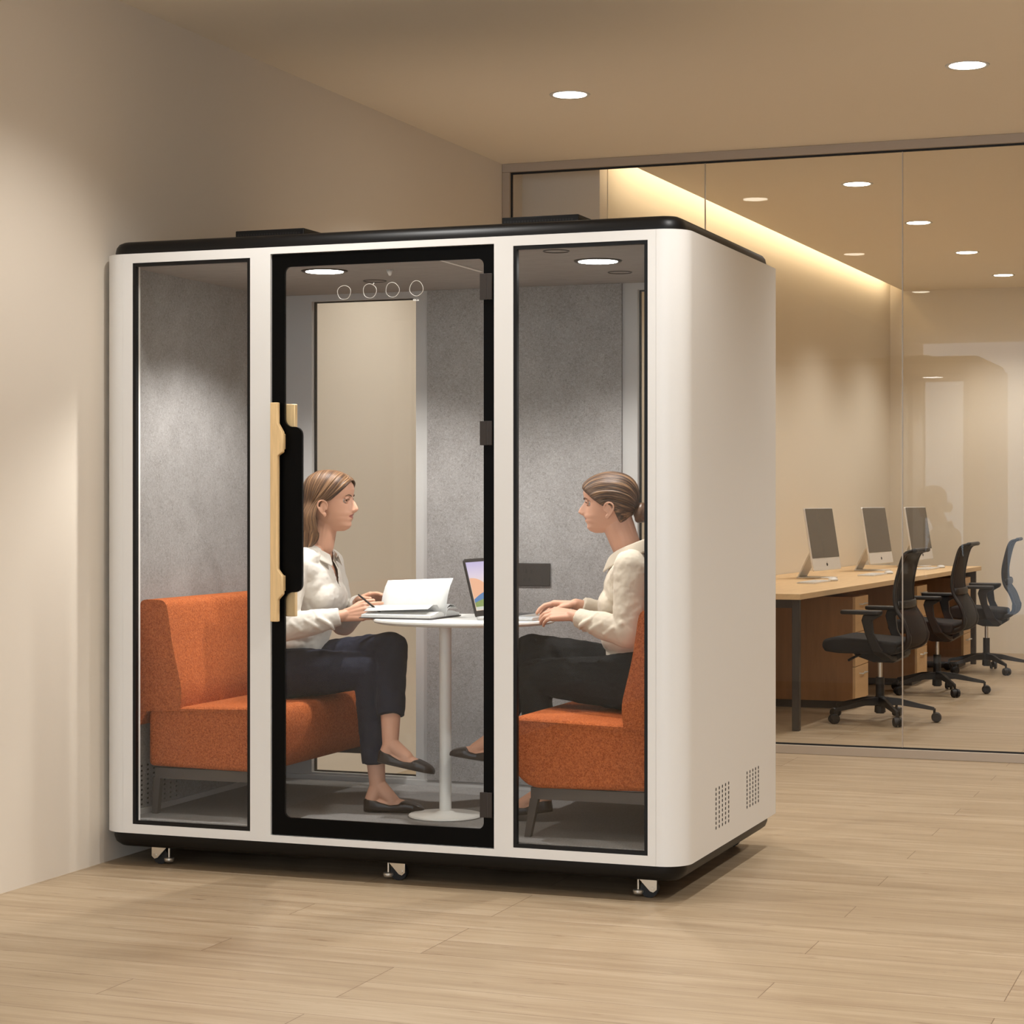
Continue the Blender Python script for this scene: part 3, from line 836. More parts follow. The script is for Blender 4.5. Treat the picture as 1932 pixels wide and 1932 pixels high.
def capsule(bm, p0, p1, r0, r1, sq=None, flat1=False, flat0=False, seg=20, hs=5):
    """tapered capsule; sq=(axis vector, factor) squashes the section along a direction"""
    p0 = V(p0); p1 = V(p1); d = (p1 - p0); L_ = d.length
    if L_ < 1e-6: d = V((0, 0, 1)); L_ = 1e-6
    dn = d.normalized(); u, v = frame_of(dn)
    def sect(c, r):
        out = []
        for k in range(seg):
            a = 2 * PI * k / seg; o = (u * math.cos(a) + v * math.sin(a)) * r
            if sq:
                ax = V(sq[0]).normalized(); o = o - ax * o.dot(ax) * (1 - sq[1])
            out.append(bm.verts.new(c + o))
        return out
    rings = []
    if not flat0:
        for i in range(hs):
            a = PI / 2 * (1 - (i + .25) / hs); rings.append(sect(p0 - dn * r0 * math.sin(a), r0 * math.cos(a)))
    rings.append(sect(p0, r0)); rings.append(sect(p1, r1))
    if not flat1:
        for i in range(hs - 1, -1, -1):
            a = PI / 2 * (1 - (i + .25) / hs); rings.append(sect(p1 + dn * r1 * math.sin(a), r1 * math.cos(a)))
    for A, B in zip(rings, rings[1:]):
        for k in range(seg): bm.faces.new((A[k], A[(k + 1) % seg], B[(k + 1) % seg], B[k]))
    bm.faces.new(rings[0][::-1]); bm.faces.new(rings[-1])

def ell(bm, c, r, rot=None, seg=24, rg=14):
    c = V(c); Rm = rot if rot is not None else Matrix.Identity(3)
    rings = []
    for i in range(1, rg):
        a = PI * i / rg
        rings.append([bm.verts.new(c + Rm @ V((r[0] * math.sin(a) * math.cos(2 * PI * k / seg), r[1] * math.sin(a) * math.sin(2 * PI * k / seg), r[2] * math.cos(a)))) for k in range(seg)])
    t0 = bm.verts.new(c + Rm @ V((0, 0, r[2]))); t1 = bm.verts.new(c + Rm @ V((0, 0, -r[2])))
    for A, B in zip(rings, rings[1:]):
        for k in range(seg): bm.faces.new((A[k], B[k], B[(k + 1) % seg], A[(k + 1) % seg]))
    for k in range(seg):
        bm.faces.new((t0, rings[0][k], rings[0][(k + 1) % seg])); bm.faces.new((t1, rings[-1][(k + 1) % seg], rings[-1][k]))

def chain(bm, pts, rs, **k):
    for i in range(len(pts) - 1): capsule(bm, pts[i], pts[i + 1], rs[i], rs[i + 1], **k)

def hand(bm, wrist, fwd, back, thumb, curls, tcurl=.5, spread=.06, S=1.0, tout=.8):
    """wrist point, finger direction, back-of-hand normal, thumb side"""
    f = V(fwd).normalized(); bk = V(back); bk = (bk - f * bk.dot(f)).normalized()
    th = V(thumb); th = (th - f * th.dot(f) - bk * th.dot(bk)).normalized()
    w = V(wrist)
    kn = []
    tips = []
    offs = [.026, .009, -.008, -.024]; pl = [.078, .081, .077, .070]; fl = [.068, .076, .070, .055]; rr = [.0088, .0090, .0086, .0076]
    for i in range(4):
        base = w + th * offs[i] * .45 * S
        k_ = w + f * pl[i] * S + th * offs[i] * S + bk * (.004 - .002 * abs(i - 1)) * S
        capsule(bm, base, k_, .0145 * S, .0112 * S, sq=None)
        d = (f + th * spread * (1.5 - i)).normalized(); p = k_
        segs = [.47, .31, .24]; ang = 0
        r = rr[i] * S
        for j in range(3):
            ang += curls[i][j] if isinstance(curls[i], (list, tuple)) else curls[i]
            dd = d * math.cos(ang) - bk * math.sin(ang)
            q = p + dd * fl[i] * S * segs[j]
            capsule(bm, p, q, r, r * .9); p = q; r *= .9
        tips.append(p)
    # palm filling
    capsule(bm, w + f * .018 * S, w + f * .062 * S, .025 * S, .032 * S, sq=(bk, .42))
    # thumb from the side of the palm near its base
    tb = w + f * .022 * S + th * .022 * S - bk * .006 * S
    d = (f * .62 + th * tout - bk * .25).normalized()
    p1 = tb + d * .036 * S; capsule(bm, w + f * .008 * S + th * .010 * S, p1, .0135 * S, .0115 * S)
    d2 = (d * (1 - tcurl * .5) + f * tcurl * .8 - bk * .15).normalized(); p2 = p1 + d2 * .030 * S; capsule(bm, p1, p2, .0108 * S, .0095 * S)
    d3 = (d2 + f * tcurl * .5 - th * tcurl * .3).normalized(); p3 = p2 + d3 * .024 * S; capsule(bm, p2, p3, .0095 * S, .0080 * S)
    return tips, p3

def remesh(name, bm, m, parent, voxel, smooth_it=4, disp=None, cut=None, solid=None, lips=None, post=None):
    me = bpy.data.meshes.new('raw'); bm.to_mesh(me); bm.free()
    o = bpy.data.objects.new('raw', me); C.objects.link(o)
    r = o.modifiers.new('r', 'REMESH'); r.mode = 'VOXEL'; r.voxel_size = voxel; r.adaptivity = 0; r.use_smooth_shade = True
    if smooth_it:
        s = o.modifiers.new('s', 'SMOOTH'); s.factor = .5; s.iterations = smooth_it
    if disp:
        tx = bpy.data.textures.new('folds', 'CLOUDS'); tx.noise_scale = disp[1]; tx.noise_depth = 2
        dm = o.modifiers.new('d', 'DISPLACE'); dm.texture = tx; dm.strength = disp[0]; dm.mid_level = .5; dm.texture_coords = 'LOCAL'
    dg = bpy.context.evaluated_depsgraph_get(); dg.update()
    ev = o.evaluated_get(dg)
    me2 = bpy.data.meshes.new_from_object(ev, depsgraph=dg)
    bpy.data.objects.remove(o); bpy.data.meshes.remove(me)
    b2 = bmesh.new(); b2.from_mesh(me2); bpy.data.meshes.remove(me2)
    if post:
        for v_ in b2.verts: post(v_)
    if cut:
        kill = [f for f in b2.faces if cut(f.calc_center_median())]
        bmesh.ops.delete(b2, geom=kill, context='FACES')
    if lips:
        for f in b2.faces:
            k = lips(f.calc_center_median())
            if k: f.material_index = k
    for f in b2.faces: f.smooth = True
    ob = build(name, b2, m, parent, recalc=False)
    ob.data.polygons.foreach_set('use_smooth', [True] * len(ob.data.polygons))
    if solid:
        sm = ob.modifiers.new('s', 'SOLIDIFY'); sm.thickness = solid; sm.offset = 0
    return ob

def catmull(P, n):
    out = []
    P = [P[0] * 2 - P[1]] + list(P) + [P[-1] * 2 - P[-2]]
    m = len(P) - 3
    for k in range(n + 1):
        t = k / n * m; i = min(int(t), m - 1); f = t - i
        a, b_, c, d = P[i], P[i + 1], P[i + 2], P[i + 3]
        out.append(.5 * ((2 * b_) + (c - a) * f + (2 * a - 5 * b_ + 4 * c - d) * f * f + (3 * b_ - a - 3 * c + d) * f ** 3))
    return out

def hair_sheet(name, keys, T, m, parent, sides=(1, -1), ns=70, nt=34, off=.010, hug_z=.05, groove=.0032, free_from=1e9, thick=.006, seed=1, end_pinch=0.0, hug_all=False):
    rnd = np.random.RandomState(seed)
    obs = []
    bm = nb(); uvl = bm.loops.layers.uv.new('UVMap')
    for sd in sides:
        g = rnd.rand(400); g2 = rnd.rand(60)
        grid = []
        for a in range(ns + 1):
            s = a / ns
            ctrl = []
            for j in range(len(keys[0][1])):
                # interpolate control j across keys
                for q in range(len(keys) - 1):
                    if keys[q][0] <= s <= keys[q + 1][0] + 1e-9:
                        f = (s - keys[q][0]) / (keys[q + 1][0] - keys[q][0])
                        fs = f * f * (3 - 2 * f) * .4 + f * .6
                        ctrl.append(V(keys[q][1][j]).lerp(V(keys[q + 1][1][j]), fs)); break
            path = catmull(ctrl, nt)
            gr = (np.interp(s * 52, range(400), g) - .5) * groove * 1.6 + (np.interp(s * 17, range(60), g2) - .5) * groove * 1.7
            row = []
            for k, p in enumerate(path):
                t_ = k / nt
                o_ = off + gr * min(1, t_ * 5 + .15)
                if k == 0: o_ *= .55
                if hug_all: p = hugp(p, o_)
                elif p.z > hug_z - .05:
                    wq = min(1, max(0, (p.z - hug_z + .05) / .08)); wq = wq * wq * (3 - 2 * wq); p = push(p, o_).lerp(hugp(p, o_), wq)
                else:
                    p = push(p, o_) if p.z > .0 else p + (V((p.x, p.y, 0)).normalized() * gr * 1.6)
                row.append((V((p.x, p.y * sd, p.z)), s, t_))
            grid.append(row)
        VV = [[bm.verts.new(T @ q[0]) for q in row] for row in grid]
        for a in range(ns):
            for k in range(nt):
                vs = (VV[a][k], VV[a + 1][k], VV[a + 1][k + 1], VV[a][k + 1])
                if sd < 0: vs = vs[::-1]
                f = bm.faces.new(vs)
                idx = [(a, k), (a + 1, k), (a + 1, k + 1), (a, k + 1)]
                if sd < 0: idx = idx[::-1]
                for lp, (aa, kk) in zip(f.loops, idx): lp[uvl].uv = (aa / ns + (2 if sd < 0 else 0), kk / nt)
    bmesh.ops.recalc_face_normals(bm, faces=bm.faces)
    o = build(name, bm, m, parent, smooth=True, recalc=False)
    so_ = o.modifiers.new('s', 'SOLIDIFY'); so_.thickness = thick; so_.offset = 0
    return o

def ear(bm, T, sd):
    P = [(.010, .0735, .088), (.013, .0775, .100), (.008, .081, .112), (-.004, .0845, .118), (-.017, .0865, .113), (-.022, .087, .100), (-.019, .085, .086), (-.012, .081, .073), (-.003, .077, .063)]
    P = catmull([V(p) for p in P], 22)
    pts = [T @ V((p.x, p.y * sd, p.z)) for p in P]
    chain(bm, pts, [.0036] * len(pts), seg=10, hs=3)
    R3 = T.to_3x3()
    ell(bm, T @ V((-.006, .0765 * sd, .093)), (.014, .005, .023), R3 @ Matrix.Rotation(sd * .18, 3, 'Z'))
    ell(bm, T @ V((.000, .0765 * sd, .064)), (.0085, .0045, .010), R3)
    ell(bm, T @ V((.009, .0745 * sd, .086)), (.004, .004, .007), R3)
    Q = [(-.001, .081, .108), (-.010, .083, .100), (-.013, .083, .088), (-.006, .080, .075)]
    chain(bm, [T @ V((p[0], p[1] * sd, p[2])) for p in Q], [.0026, .003, .003, .0026], seg=8, hs=3)

def face_bits(T, parent, browm):
    for sd in (1, -1):
        ex, ey, ez = .0674, .0305 * sd, .1155
        bm = nb(); ell(bm, T @ V((ex - .004, ey, ez)), (.0118, .0118, .0118), None, 20, 12)
        e = build('eye', bm, M['eye'], parent, smooth=True)
        bm = nb(); ell(bm, T @ V((ex + .0052, ey + .0005 * sd, ez - .0005)), (.0035, .0058, .0058), T.to_3x3(), 16, 10)
        build('iris', bm, M['iris'], e, smooth=True)
        bm = nb()
        pts = [T @ V((x, y * sd, z)) for x, y, z in ((.0790, .0185, .1145), (.0835, .0245, .1195), (.0830, .0320, .1205), (.0775, .0395, .1180), (.0715, .0430, .1150))]
        tube(bm, catmull(pts, 12), .0011, 6)
        build('eyelashes', bm, M['brow'], parent, smooth=True)
        bm = nb()
        pts = [T @ V((x, y * sd, z)) for x, y, z in ((.0890, .0125, .1290), (.0885, .0220, .1330), (.0835, .0330, .1350), (.0745, .0445, .1310))]
        rs = [.0016, .0024, .0020, .0009]; cp = catmull(pts, 14)
        tube(bm, cp, [float(np.interp(i / 14, [0, .33, .66, 1], rs)) for i in range(15)], 8)
        build('eyebrow', bm, browm, parent, smooth=True)

def lids(bm, T):
    for sd in (1, -1):
        up = [(.0770, .0185, .1160), (.0810, .0240, .1215), (.0805, .0320, .1225), (.0750, .0400, .1195), (.0690, .0440, .1150)]
        lo = [(.0765, .0185, .1125), (.0790, .0245, .1090), (.0780, .0320, .1085), (.0735, .0400, .1105), (.0690, .0440, .1140)]
        chain(bm, [T @ V((x, y * sd, z)) for x, y, z in up], [.0026, .0032, .0032, .0028, .002], seg=8, hs=3)
        chain(bm, [T @ V((x, y * sd, z)) for x, y, z in lo], [.0022, .0026, .0026, .0024, .002], seg=8, hs=3)
        # nostril wing
        ell(bm, T @ V((.090, .0105 * sd, .0765)), (.0095, .0055, .0065), T.to_3x3(), 14, 8)

def foot_prims(bs, bk_, heel, toe, ankle, up, S=1.0, side=(0, 1, 0)):
    """skin foot into bs, shoe into bk_"""
    heel = V(heel); toe = V(toe); ankle = V(ankle); up = V(up).normalized()
    f = (toe - heel).normalized(); L_ = (toe - heel).length
    up = (up - f * up.dot(f)).normalized(); sdv = f.cross(up)
    hc = heel + f * .032 + up * .034
    ball = heel + f * L_ * .70 + up * .022
    capsule(bs, ankle, hc + up * .012, .030, .028)
    capsule(bs, ankle + f * .006, heel + f * L_ * .48 + up * .040, .031, .026)
    capsule(bs, heel + f * L_ * .45 + up * .036, ball + up * .004, .027, .020, sq=(up, .8))
    capsule(bs, hc, ball, .026, .025, sq=(up, .8))
    capsule(bs, ball, toe - f * .03 + up * .014, .026, .014, sq=(up, .7))
    # shoe: lofted ballet flat, open over the instep
    us = np.linspace(0, 1, 44); sections = []
    for u in us:
        w_ = float(np.interp(u, [0, .03, .10, .22, .42, .68, .84, .94, .985, 1], [.006, .020, .029, .033, .030, .0385, .036, .027, .017, .006]))
        h_ = float(np.interp(u, [0, .04, .12, .28, .45, .58, .635, .68, .80, .92, 1], [.044, .052, .051, .038, .028, .030, .040, .043, .037, .028, .014]))
        z0_ = 0.0; c = heel + f * (u * L_)
        row = []
        closed_ = min(1, max(0, (u - .60) / .08))
        for k in range(20):
            a_ = 2 * PI * k / 20; cx_, sx_ = math.cos(a_), math.sin(a_)
            yy = w_ * math.copysign(abs(cx_) ** (.55 if sx_ > 0 and closed_ < .5 else .75), cx_)
            zz = h_ * (.5 + .5 * math.copysign(abs(sx_) ** (.35 if closed_ < .5 else .62), sx_)) if sx_ > 0 else h_ * .5 + h_ * .5 * math.copysign(abs(sx_) ** .45, sx_)
            row.append(bk_.verts.new(c + sdv * yy + up * (z0_ + zz + .001)))
        sections.append(row)
    for A, B in zip(sections, sections[1:]):
        for k in range(20): bk_.faces.new((A[k], A[(k + 1) % 20], B[(k + 1) % 20], B[k]))
    bk_.faces.new(sections[0][::-1]); bk_.faces.new(sections[-1])

def woman(P):
    """P: dictionary of joints (world), facing yaw, materials"""
    yw = P['yaw']; fx = V((math.cos(yw), math.sin(yw), 0)); lf = V((-math.sin(yw), math.cos(yw), 0))   # lf = her left
    root = thing('person', P['label'], 'person', P['root'])
    T = Matrix.Translation(P['head']) @ Matrix.Rotation(P['headyaw'], 4, 'Z') @ Matrix.Rotation(-P.get('pitch', 0), 4, 'Y') @ Matrix.Diagonal((*P.get('hs', (1, 1, 1)), 1))
    # ---- skin
    bs = nb(); head_mesh(bs, T)
    lids(bs, T)
    for sd in (1, -1): ear(bs, T, sd)
    nb0 = T @ V((-.028, 0, .045)); nk = P['neck']
    capsule(bs, nb0, nk, .047, .050); capsule(bs, T @ V((-.02, 0, .03)), nk + fx * .012, .046, .045)
    capsule(bs, T @ V((-.045, 0, .07)), nk - fx * .008, .032, .042)
    ch, pe = P['chest'], P['pelvis']
    Ry = Matrix.Rotation(yw, 3, 'Z')
    capsule(bs, nk + V((0, 0, -.03)), ch + V((0, 0, .09)), .055, .10, sq=(fx, .72))
    ell(bs, ch + V((0, 0, .02)), (.095, .135, .15), Ry)
    capsule(bs, ch, pe, .085, .09)
    for s, k in ((1, 'L'), (-1, 'R')):
        sh, el, wr = P['sh' + k], P['el' + k], P['wr' + k]
        capsule(bs, nk - V((0, 0, .02)), sh, .04, .045)
        chain(bs, [sh, el, el.lerp(wr, .35), wr], [.044, .034, .033, .022])
        hw = P['hand' + k]
        capsule(bs, el.lerp(wr, .8), wr, .024, .021, sq=(hw[1], .78))
        P['tips' + k] = hand(bs, wr, *hw[:3], hw[3], **hw[4])
        hp, kn, an = P['hip' + k], P['kn' + k], P['an' + k]
        chain(bs, [hp, kn], [.07, .05]); chain(bs, [kn, kn.lerp(an, .3), an], [.048, .047, .030])
    shoes = []
    for k in 'LR':
        bk_ = nb(); foot_prims(bs, bk_, P['heel' + k], P['toe' + k], P['an' + k], P['fup' + k]); shoes.append((k, bk_))
    Ti = T.inverted()
    def lipf(c):
        p = Ti @ c
        if p.x > .079 and abs(p.y) < .024 and .045 < p.z < .0655:
            zc = .0548; hh = (.0088 if p.z > zc else .0088) * max(0, 1 - (abs(p.y) / .024) ** 2)
            if abs(p.z - zc) < hh: return 1
        return 0
    body = remesh('body', bs, [M['skin'], M['lips']], root, .0027, 3, lips=lipf)
    face_bits(T, root, M['brow'])
    for k, bk_ in shoes: remesh('shoe', bk_, M['shoe'], root, .0022, 2)
    # ---- trousers
    bt = nb()
    ell(bt, pe + V((0, 0, .0)), (.135, .18, .115), Ry)
    ell(bt, pe - fx * .02 + V((0, 0, .045)), (.128, .154, .080), Ry)
    capsule(bt, P['hipL'] - fx * .03, P['hipR'] - fx * .03, .105, .105)
    for k in 'LR':
        hp, kn, an, hm = P['hip' + k], P['kn' + k], P['an' + k], P['hem' + k]
        mid = hp.lerp(kn, .5)
        chain(bt, [hp, mid, kn], [.098, .083, .064])
        e = kn.lerp(an, hm)
        capsule(bt, kn, kn.lerp(an, .3), .063, .059); capsule(bt, kn.lerp(an, .3), e, .059, P.get('hemr', .052), flat1=True)
        # creases behind the knee and at the lap
        dv = (kn - hp).normalized(); sh_ = (an - kn).normalized()
        for q, rr in ((.80, .012), (.90, .011)):
            c = hp.lerp(kn, q); n_ = dv.cross(lf).normalized()
            if n_.z < 0: n_ = -n_
            capsule(bt, c - lf * .045 + n_ * .03 , c + lf * .045 + n_ * .050 + dv * .03, rr, rr * .6)
        capsule(bt, hp + V((0, 0, .075)) - lf * .05, hp.lerp(kn, .22) + V((0, 0, .078)) + lf * .05, .014, .008)
    remesh('trousers', bt, P['mt'], root, .0045, 7, disp=(.010, .05))
    # ---- blouse
    bb = nb()
    ws = pe + V((0, 0, P.get('waist', .115)))
    capsule(bb, ws - fx * .005, ch + V((0, 0, -.02)), .118, .125, sq=(fx, .88), flat0=True)
    ell(bb, ws + fx * .005 + V((0, 0, .035)), (.118, .142, .075), Ry)
    ell(bb, pe - fx * .016 + V((0, 0, P.get('bz', .097))), (.122, .148, .044), Ry)
    capsule(bb, ws - V((0, 0, .03)), ch - V((0, 0, .02)), .115, .118, sq=(fx, .9))
    ell(bb, ch + V((0, 0, .035)), (.108, .150, .135), Ry)
    ell(bb, ch + fx * .050 + V((0, 0, -.012)), (.076, .122, .085), Ry)
    for s in (1, -1): ell(bb, ch + fx * .066 + lf * .060 * s + V((0, 0, -.018)), (.052, .058, .068), Ry)
    capsule(bb, ch + fx * .045 + V((0, 0, -.03)), ws + fx * .045 + V((0, 0, .03)), .085, .075, sq=(fx, .8))
    for s, k in ((1, 'L'), (-1, 'R')):
        sh, el, wr = P['sh' + k], P['el' + k], P['wr' + k]
        capsule(bb, nk - V((0, 0, .035)) - fx * .005, sh + V((0, 0, -.008)), .055, .052)
        capsule(bb, ch + V((0, 0, .07)) + lf * .07 * s, sh, .08, .056)
        mid = sh.lerp(el, .5)
        chain(bb, [sh, mid, el], [.058, .054, .050])
        cu = el.lerp(wr, .90)
        capsule(bb, el, el.lerp(wr, .45), .050, .049); capsule(bb, el.lerp(wr, .45), el.lerp(wr, .66), .049, .040)
        capsule(bb, el.lerp(wr, .62), cu, .037, .0345, flat1=True)
        dv = (wr - el).normalized(); du = (el - sh).normalized()
        side_ = du.cross(dv).normalized()
        nn = dv.cross(side_).normalized()
        for q, r_, a_ in ((.10, .010, .05), (.30, .009, .07), (.52, .008, .06)):
            c = el.lerp(wr, q)
            for s2 in (1, -1):
                tube(bb, [c + side_ * .030 * s2 - nn * .038, c + side_ * .046 * s2 + dv * a_ * .25, c + side_ * .036 * s2 + nn * .028 + dv * a_ * .8, c + side_ * .012 * s2 + nn * .042 + dv * a_], [r_ * .4, r_, r_, r_ * .4], 10)
        for q, r_ in ((.70, .009), (.84, .010)):
            c = sh.lerp(el, q)
            for s2 in (1, -1): tube(bb, [c + side_ * .030 * s2 - dv * .035, c + side_ * .048 * s2 + du * .01, c + side_ * .036 * s2 + dv * .034 + du * .035], [r_ * .4, r_, r_ * .4], 10)
        # drape ridge from shoulder to bust
        capsule(bb, sh + fx * .035 - lf * s * .03 + V((0, 0, -.01)), ch + fx * .07 + lf * .09 * s + V((0, 0, -.06)), .014, .010)
        capsule(bb, ch + fx * .10 + lf * .035 * s + V((0, 0, -.04)), ws + fx * .085 + lf * .045 * s + V((0, 0, .02)), .012, .014)
    nkc = P['neck']; vdep = P['vdep']; vz = P['vz']
    def ncut(c):
        q = c - nkc; a = q.dot(fx); l_ = q.dot(lf); h_ = q.z
        if h_ > P.get('ntop', .03) - .0: return True
        # neck hole
        if (a + .002) ** 2 / .062 ** 2 + l_ ** 2 / .060 ** 2 < 1 and h_ > -.055: return True
        if a > .0 and h_ > -vdep and abs(l_) < vz * (h_ + vdep) / vdep: return True
        return False
    remesh('blouse', bb, P['mb'], root, .0042, 5, disp=(.008, .045), cut=ncut, solid=.003)
    # ---- collar: two leaves wrapped round the neck
    for s in (1, -1):
        bc = nb(); rows = []
        N_ = 16
        for i in range(N_ + 1):
            u = i / N_
            a = PI - u * PI * .80          # from nape to the front on one side
            rx, ry = .060, .058
            base = nkc + fx * (math.cos(a) * rx - .004 + .012 * u) + lf * s * math.sin(a) * ry + V((0, 0, P['col0'] + (P['col1'] - P['col0']) * u ** 1.5))
            out = (fx * math.cos(a) + lf * s * math.sin(a)).normalized()
            w_ = P.get('colw', .034) * (1 + .5 * u)
            if u > .93: w_ *= 1.0
            rows.append([base - V((0, 0, .016)) + out * .0, base + V((0, 0, .006)) + out * .004, base + out * w_ * .30 - V((0, 0, w_ * .35)), base + out * w_ * .52 - V((0, 0, w_ * 1.05)) + fx * u * .004])
        VV = [[bc.verts.new(p) for p in r] for r in rows]
        for i in range(N_):
            for j in range(3): bc.faces.new((VV[i][j], VV[i][j + 1], VV[i + 1][j + 1], VV[i + 1][j]))
        co = build('collar', bc, P['mb'], root, smooth=True)
        sb = co.modifiers.new('sub', 'SUBSURF'); sb.levels = 2; sb.render_levels = 2
        so_ = co.modifiers.new('s', 'SOLIDIFY'); so_.thickness = .003
    # placket down the front
    bc = nb(); pts = []
    for i in range(9):
        u = i / 8; z = nkc.z - vdep - .0 - u * (nkc.z - vdep - ws.z - .06)
        pts.append((z,))
    return root, T, body

U = lambda x, y, z: V((x, y, z))
# --- woman on the left: facing +x
LW = dict(label='person with long hair, cream blouse and navy trousers, seated left, holding a pen',
    root=(.52, .62, FZ), yaw=math.radians(2), headyaw=math.radians(7), pitch=math.radians(2), head=U(.650, .62, 1.226), hs=(1.02, 1.0, 1.02),
    neck=U(.600, .62, 1.172), chest=U(.570, .62, .985), pelvis=U(.505, .62, .70), waist=.10,
    shL=U(.565, .775, 1.098), elL=U(.60, .835, .86), wrL=U(.735, .70, .955),
    shR=U(.565, .462, 1.098), elR=U(.560, .395, .862), wrR=U(.775, .485, .912),
    handR=((.97, .06, .17), (-.05, -.93, .30), (0, .2, 1), [[.10, .25, .2], [.16, .28, .2], [.22, .30, .2], [.28, .32, .2]], dict(tcurl=.8, spread=.03, tout=.42)),
    handL=((.93, -.26, .22), (-.2, .45, .86), (0, -1, .3), [[.12, .22, .2], [.16, .26, .2], [.2, .3, .25], [.26, .34, .3]], dict(tcurl=.8, spread=.04, tout=.45)),
    hipR=U(.535, .53, .685), knR=U(.865, .505, .700), anR=U(.892, .515, .268),
    hipL=U(.535, .71, .692), knL=U(.935, .545, .785), anL=U(.985, .425, .435),
    heelR=U(.842, .500, .172), toeR=U(1.062, .565, .172), fupR=(0, 0, 1),
    heelL=U(.935, .415, .372), toeL=U(1.150, .455, .330), fupL=(.28, 0, 1),
    hemR=.80, hemL=.70, mt=M['navy'], mb=M['blouse'], vdep=.165, vz=.052, ntop=.028, col0=.028, col1=-.034, colw=.030)
lw, LT, _ = woman(LW)
k1 = [(0.0, [(.083, .001, .186), (.072, .038, .168), (.048, .068, .138), (.022, .082, .116), (-.014, .092, .112), (-.030, .092, .062), (-.026, .086, .010), (-.034, .078, -.030), (-.070, .066, -.058)]),
      (0.25, [(.045, .001, .214), (.035, .055, .190), (.010, .082, .155), (-.018, .088, .128), (-.040, .094, .100), (-.050, .096, .055), (-.048, .090, .005), (-.060, .080, -.045), (-.085, .060, -.080)]),
      (0.55, [(-.010, .001, .226), (-.022, .065, .198), (-.045, .085, .155), (-.062, .087, .118), (-.074, .092, .080), (-.082, .092, .035), (-.086, .086, -.010), (-.092, .076, -.060), (-.10, .060, -.110)]),
      (0.8, [(-.045, .001, .220), (-.070, .045, .190), (-.090, .060, .150), (-.102, .060, .115), (-.108, .058, .075), (-.112, .056, .030), (-.116, .052, -.020), (-.122, .046, -.080), (-.128, .040, -.140)]),
      (1.0, [(-.055, .000, .218), (-.088, .002, .190), (-.105, .002, .155), (-.114, .002, .115), (-.118, .002, .075), (-.122, .002, .030), (-.128, .002, -.020), (-.134, .002, -.085), (-.140, .002, -.150)])]
hair_sheet('hair', k1, LT, M['hair1'], lw, off=.0085, seed=3, hug_z=.105)
# --- woman on the right: facing -x
RW = dict(label='person with low bun, beige shirt and black trousers, seated right, typing on the laptop',
    root=(1.88, .62, FZ), yaw=math.radians(181), headyaw=math.radians(180 + 12), pitch=math.radians(0), head=U(1.782, .605, 1.226), hs=(1.04, .97, .95),
    neck=U(1.852, .615, 1.165), chest=U(1.872, .62, .98), pelvis=U(1.875, .62, .705), waist=.10,
    shL=U(1.905, .460, 1.100), elL=U(1.915, .400, .872), wrL=U(1.688, .455, .930),
    shR=U(1.885, .780, 1.100), elR=U(1.850, .815, .885), wrR=U(1.625, .680, .958),
    handL=((-.96, .10, .02), (-.08, -.55, .84), (0, 1, .2), [[.30, .40, .35], [.28, .42, .35], [.30, .45, .35], [.35, .45, .35]], dict(tcurl=.5, spread=.05, tout=.5)),
    handR=((-.96, -.12, .0), (-.05, .1, 1), (0, -1, 0), [[.25, .35, .35], [.25, .4, .35], [.28, .4, .35], [.3, .4, .35]], dict(tcurl=.5, spread=.05, tout=.5)),
    hipL=U(1.86, .53, .685), knL=U(1.515, .515, .700), anL=U(1.575, .52, .285),
    hipR=U(1.86, .71, .695), knR=U(1.492, .565, .790), anR=U(1.372, .475, .462),
    heelL=U(1.592, .520, .205), toeL=U(1.375, .505, .176), fupL=(-.15, 0, 1),
    heelR=U(1.395, .475, .378), toeR=U(1.208, .462, .402), fupR=(-.12, 0, 1),
    hemR=.72, hemL=.80, bz=.122, mt=M['blackt'], mb=M['blouse2'], vdep=.050, vz=.022, ntop=.034, col0=.044, col1=-.022, colw=.040)
rw, RT, _ = woman(RW)
k2 = [(0.0, [(.088, .000, .170), (.045, .000, .222), (-.020, .000, .234), (-.080, .000, .198), (-.112, .000, .140), (-.116, .000, .092)]),
      (0.2, [(.082, .026, .166), (.040, .040, .208), (-.020, .045, .222), (-.080, .035, .190), (-.110, .018, .135), (-.116, .006, .090)]),
      (0.45, [(.066, .052, .150), (.035, .072, .168), (-.015, .080, .172), (-.070, .066, .155), (-.104, .030, .118), (-.116, .010, .086)]),
      (0.65, [(.044, .068, .126), (.018, .080, .134), (-.020, .086, .136), (-.066, .074, .124), (-.100, .036, .102), (-.116, .010, .082)]),
      (0.78, [(.024, .074, .110), (.004, .082, .120), (-.026, .087, .118), (-.064, .076, .104), (-.096, .042, .090), (-.114, .010, .078)]),
      (0.9, [(-.026, .074, .085), (-.038, .078, .085), (-.052, .076, .082), (-.070, .064, .076), (-.092, .040, .074), (-.110, .010, .072)]),
      (1.0, [(-.050, .050, .020), (-.058, .047, .026), (-.066, .042, .036), (-.076, .036, .048), (-.088, .024, .060), (-.098, .008, .066)])]
hair_sheet('hair', k2, RT, M['hair2'], rw, off=.0075, seed=5, hug_all=True, groove=.0028)
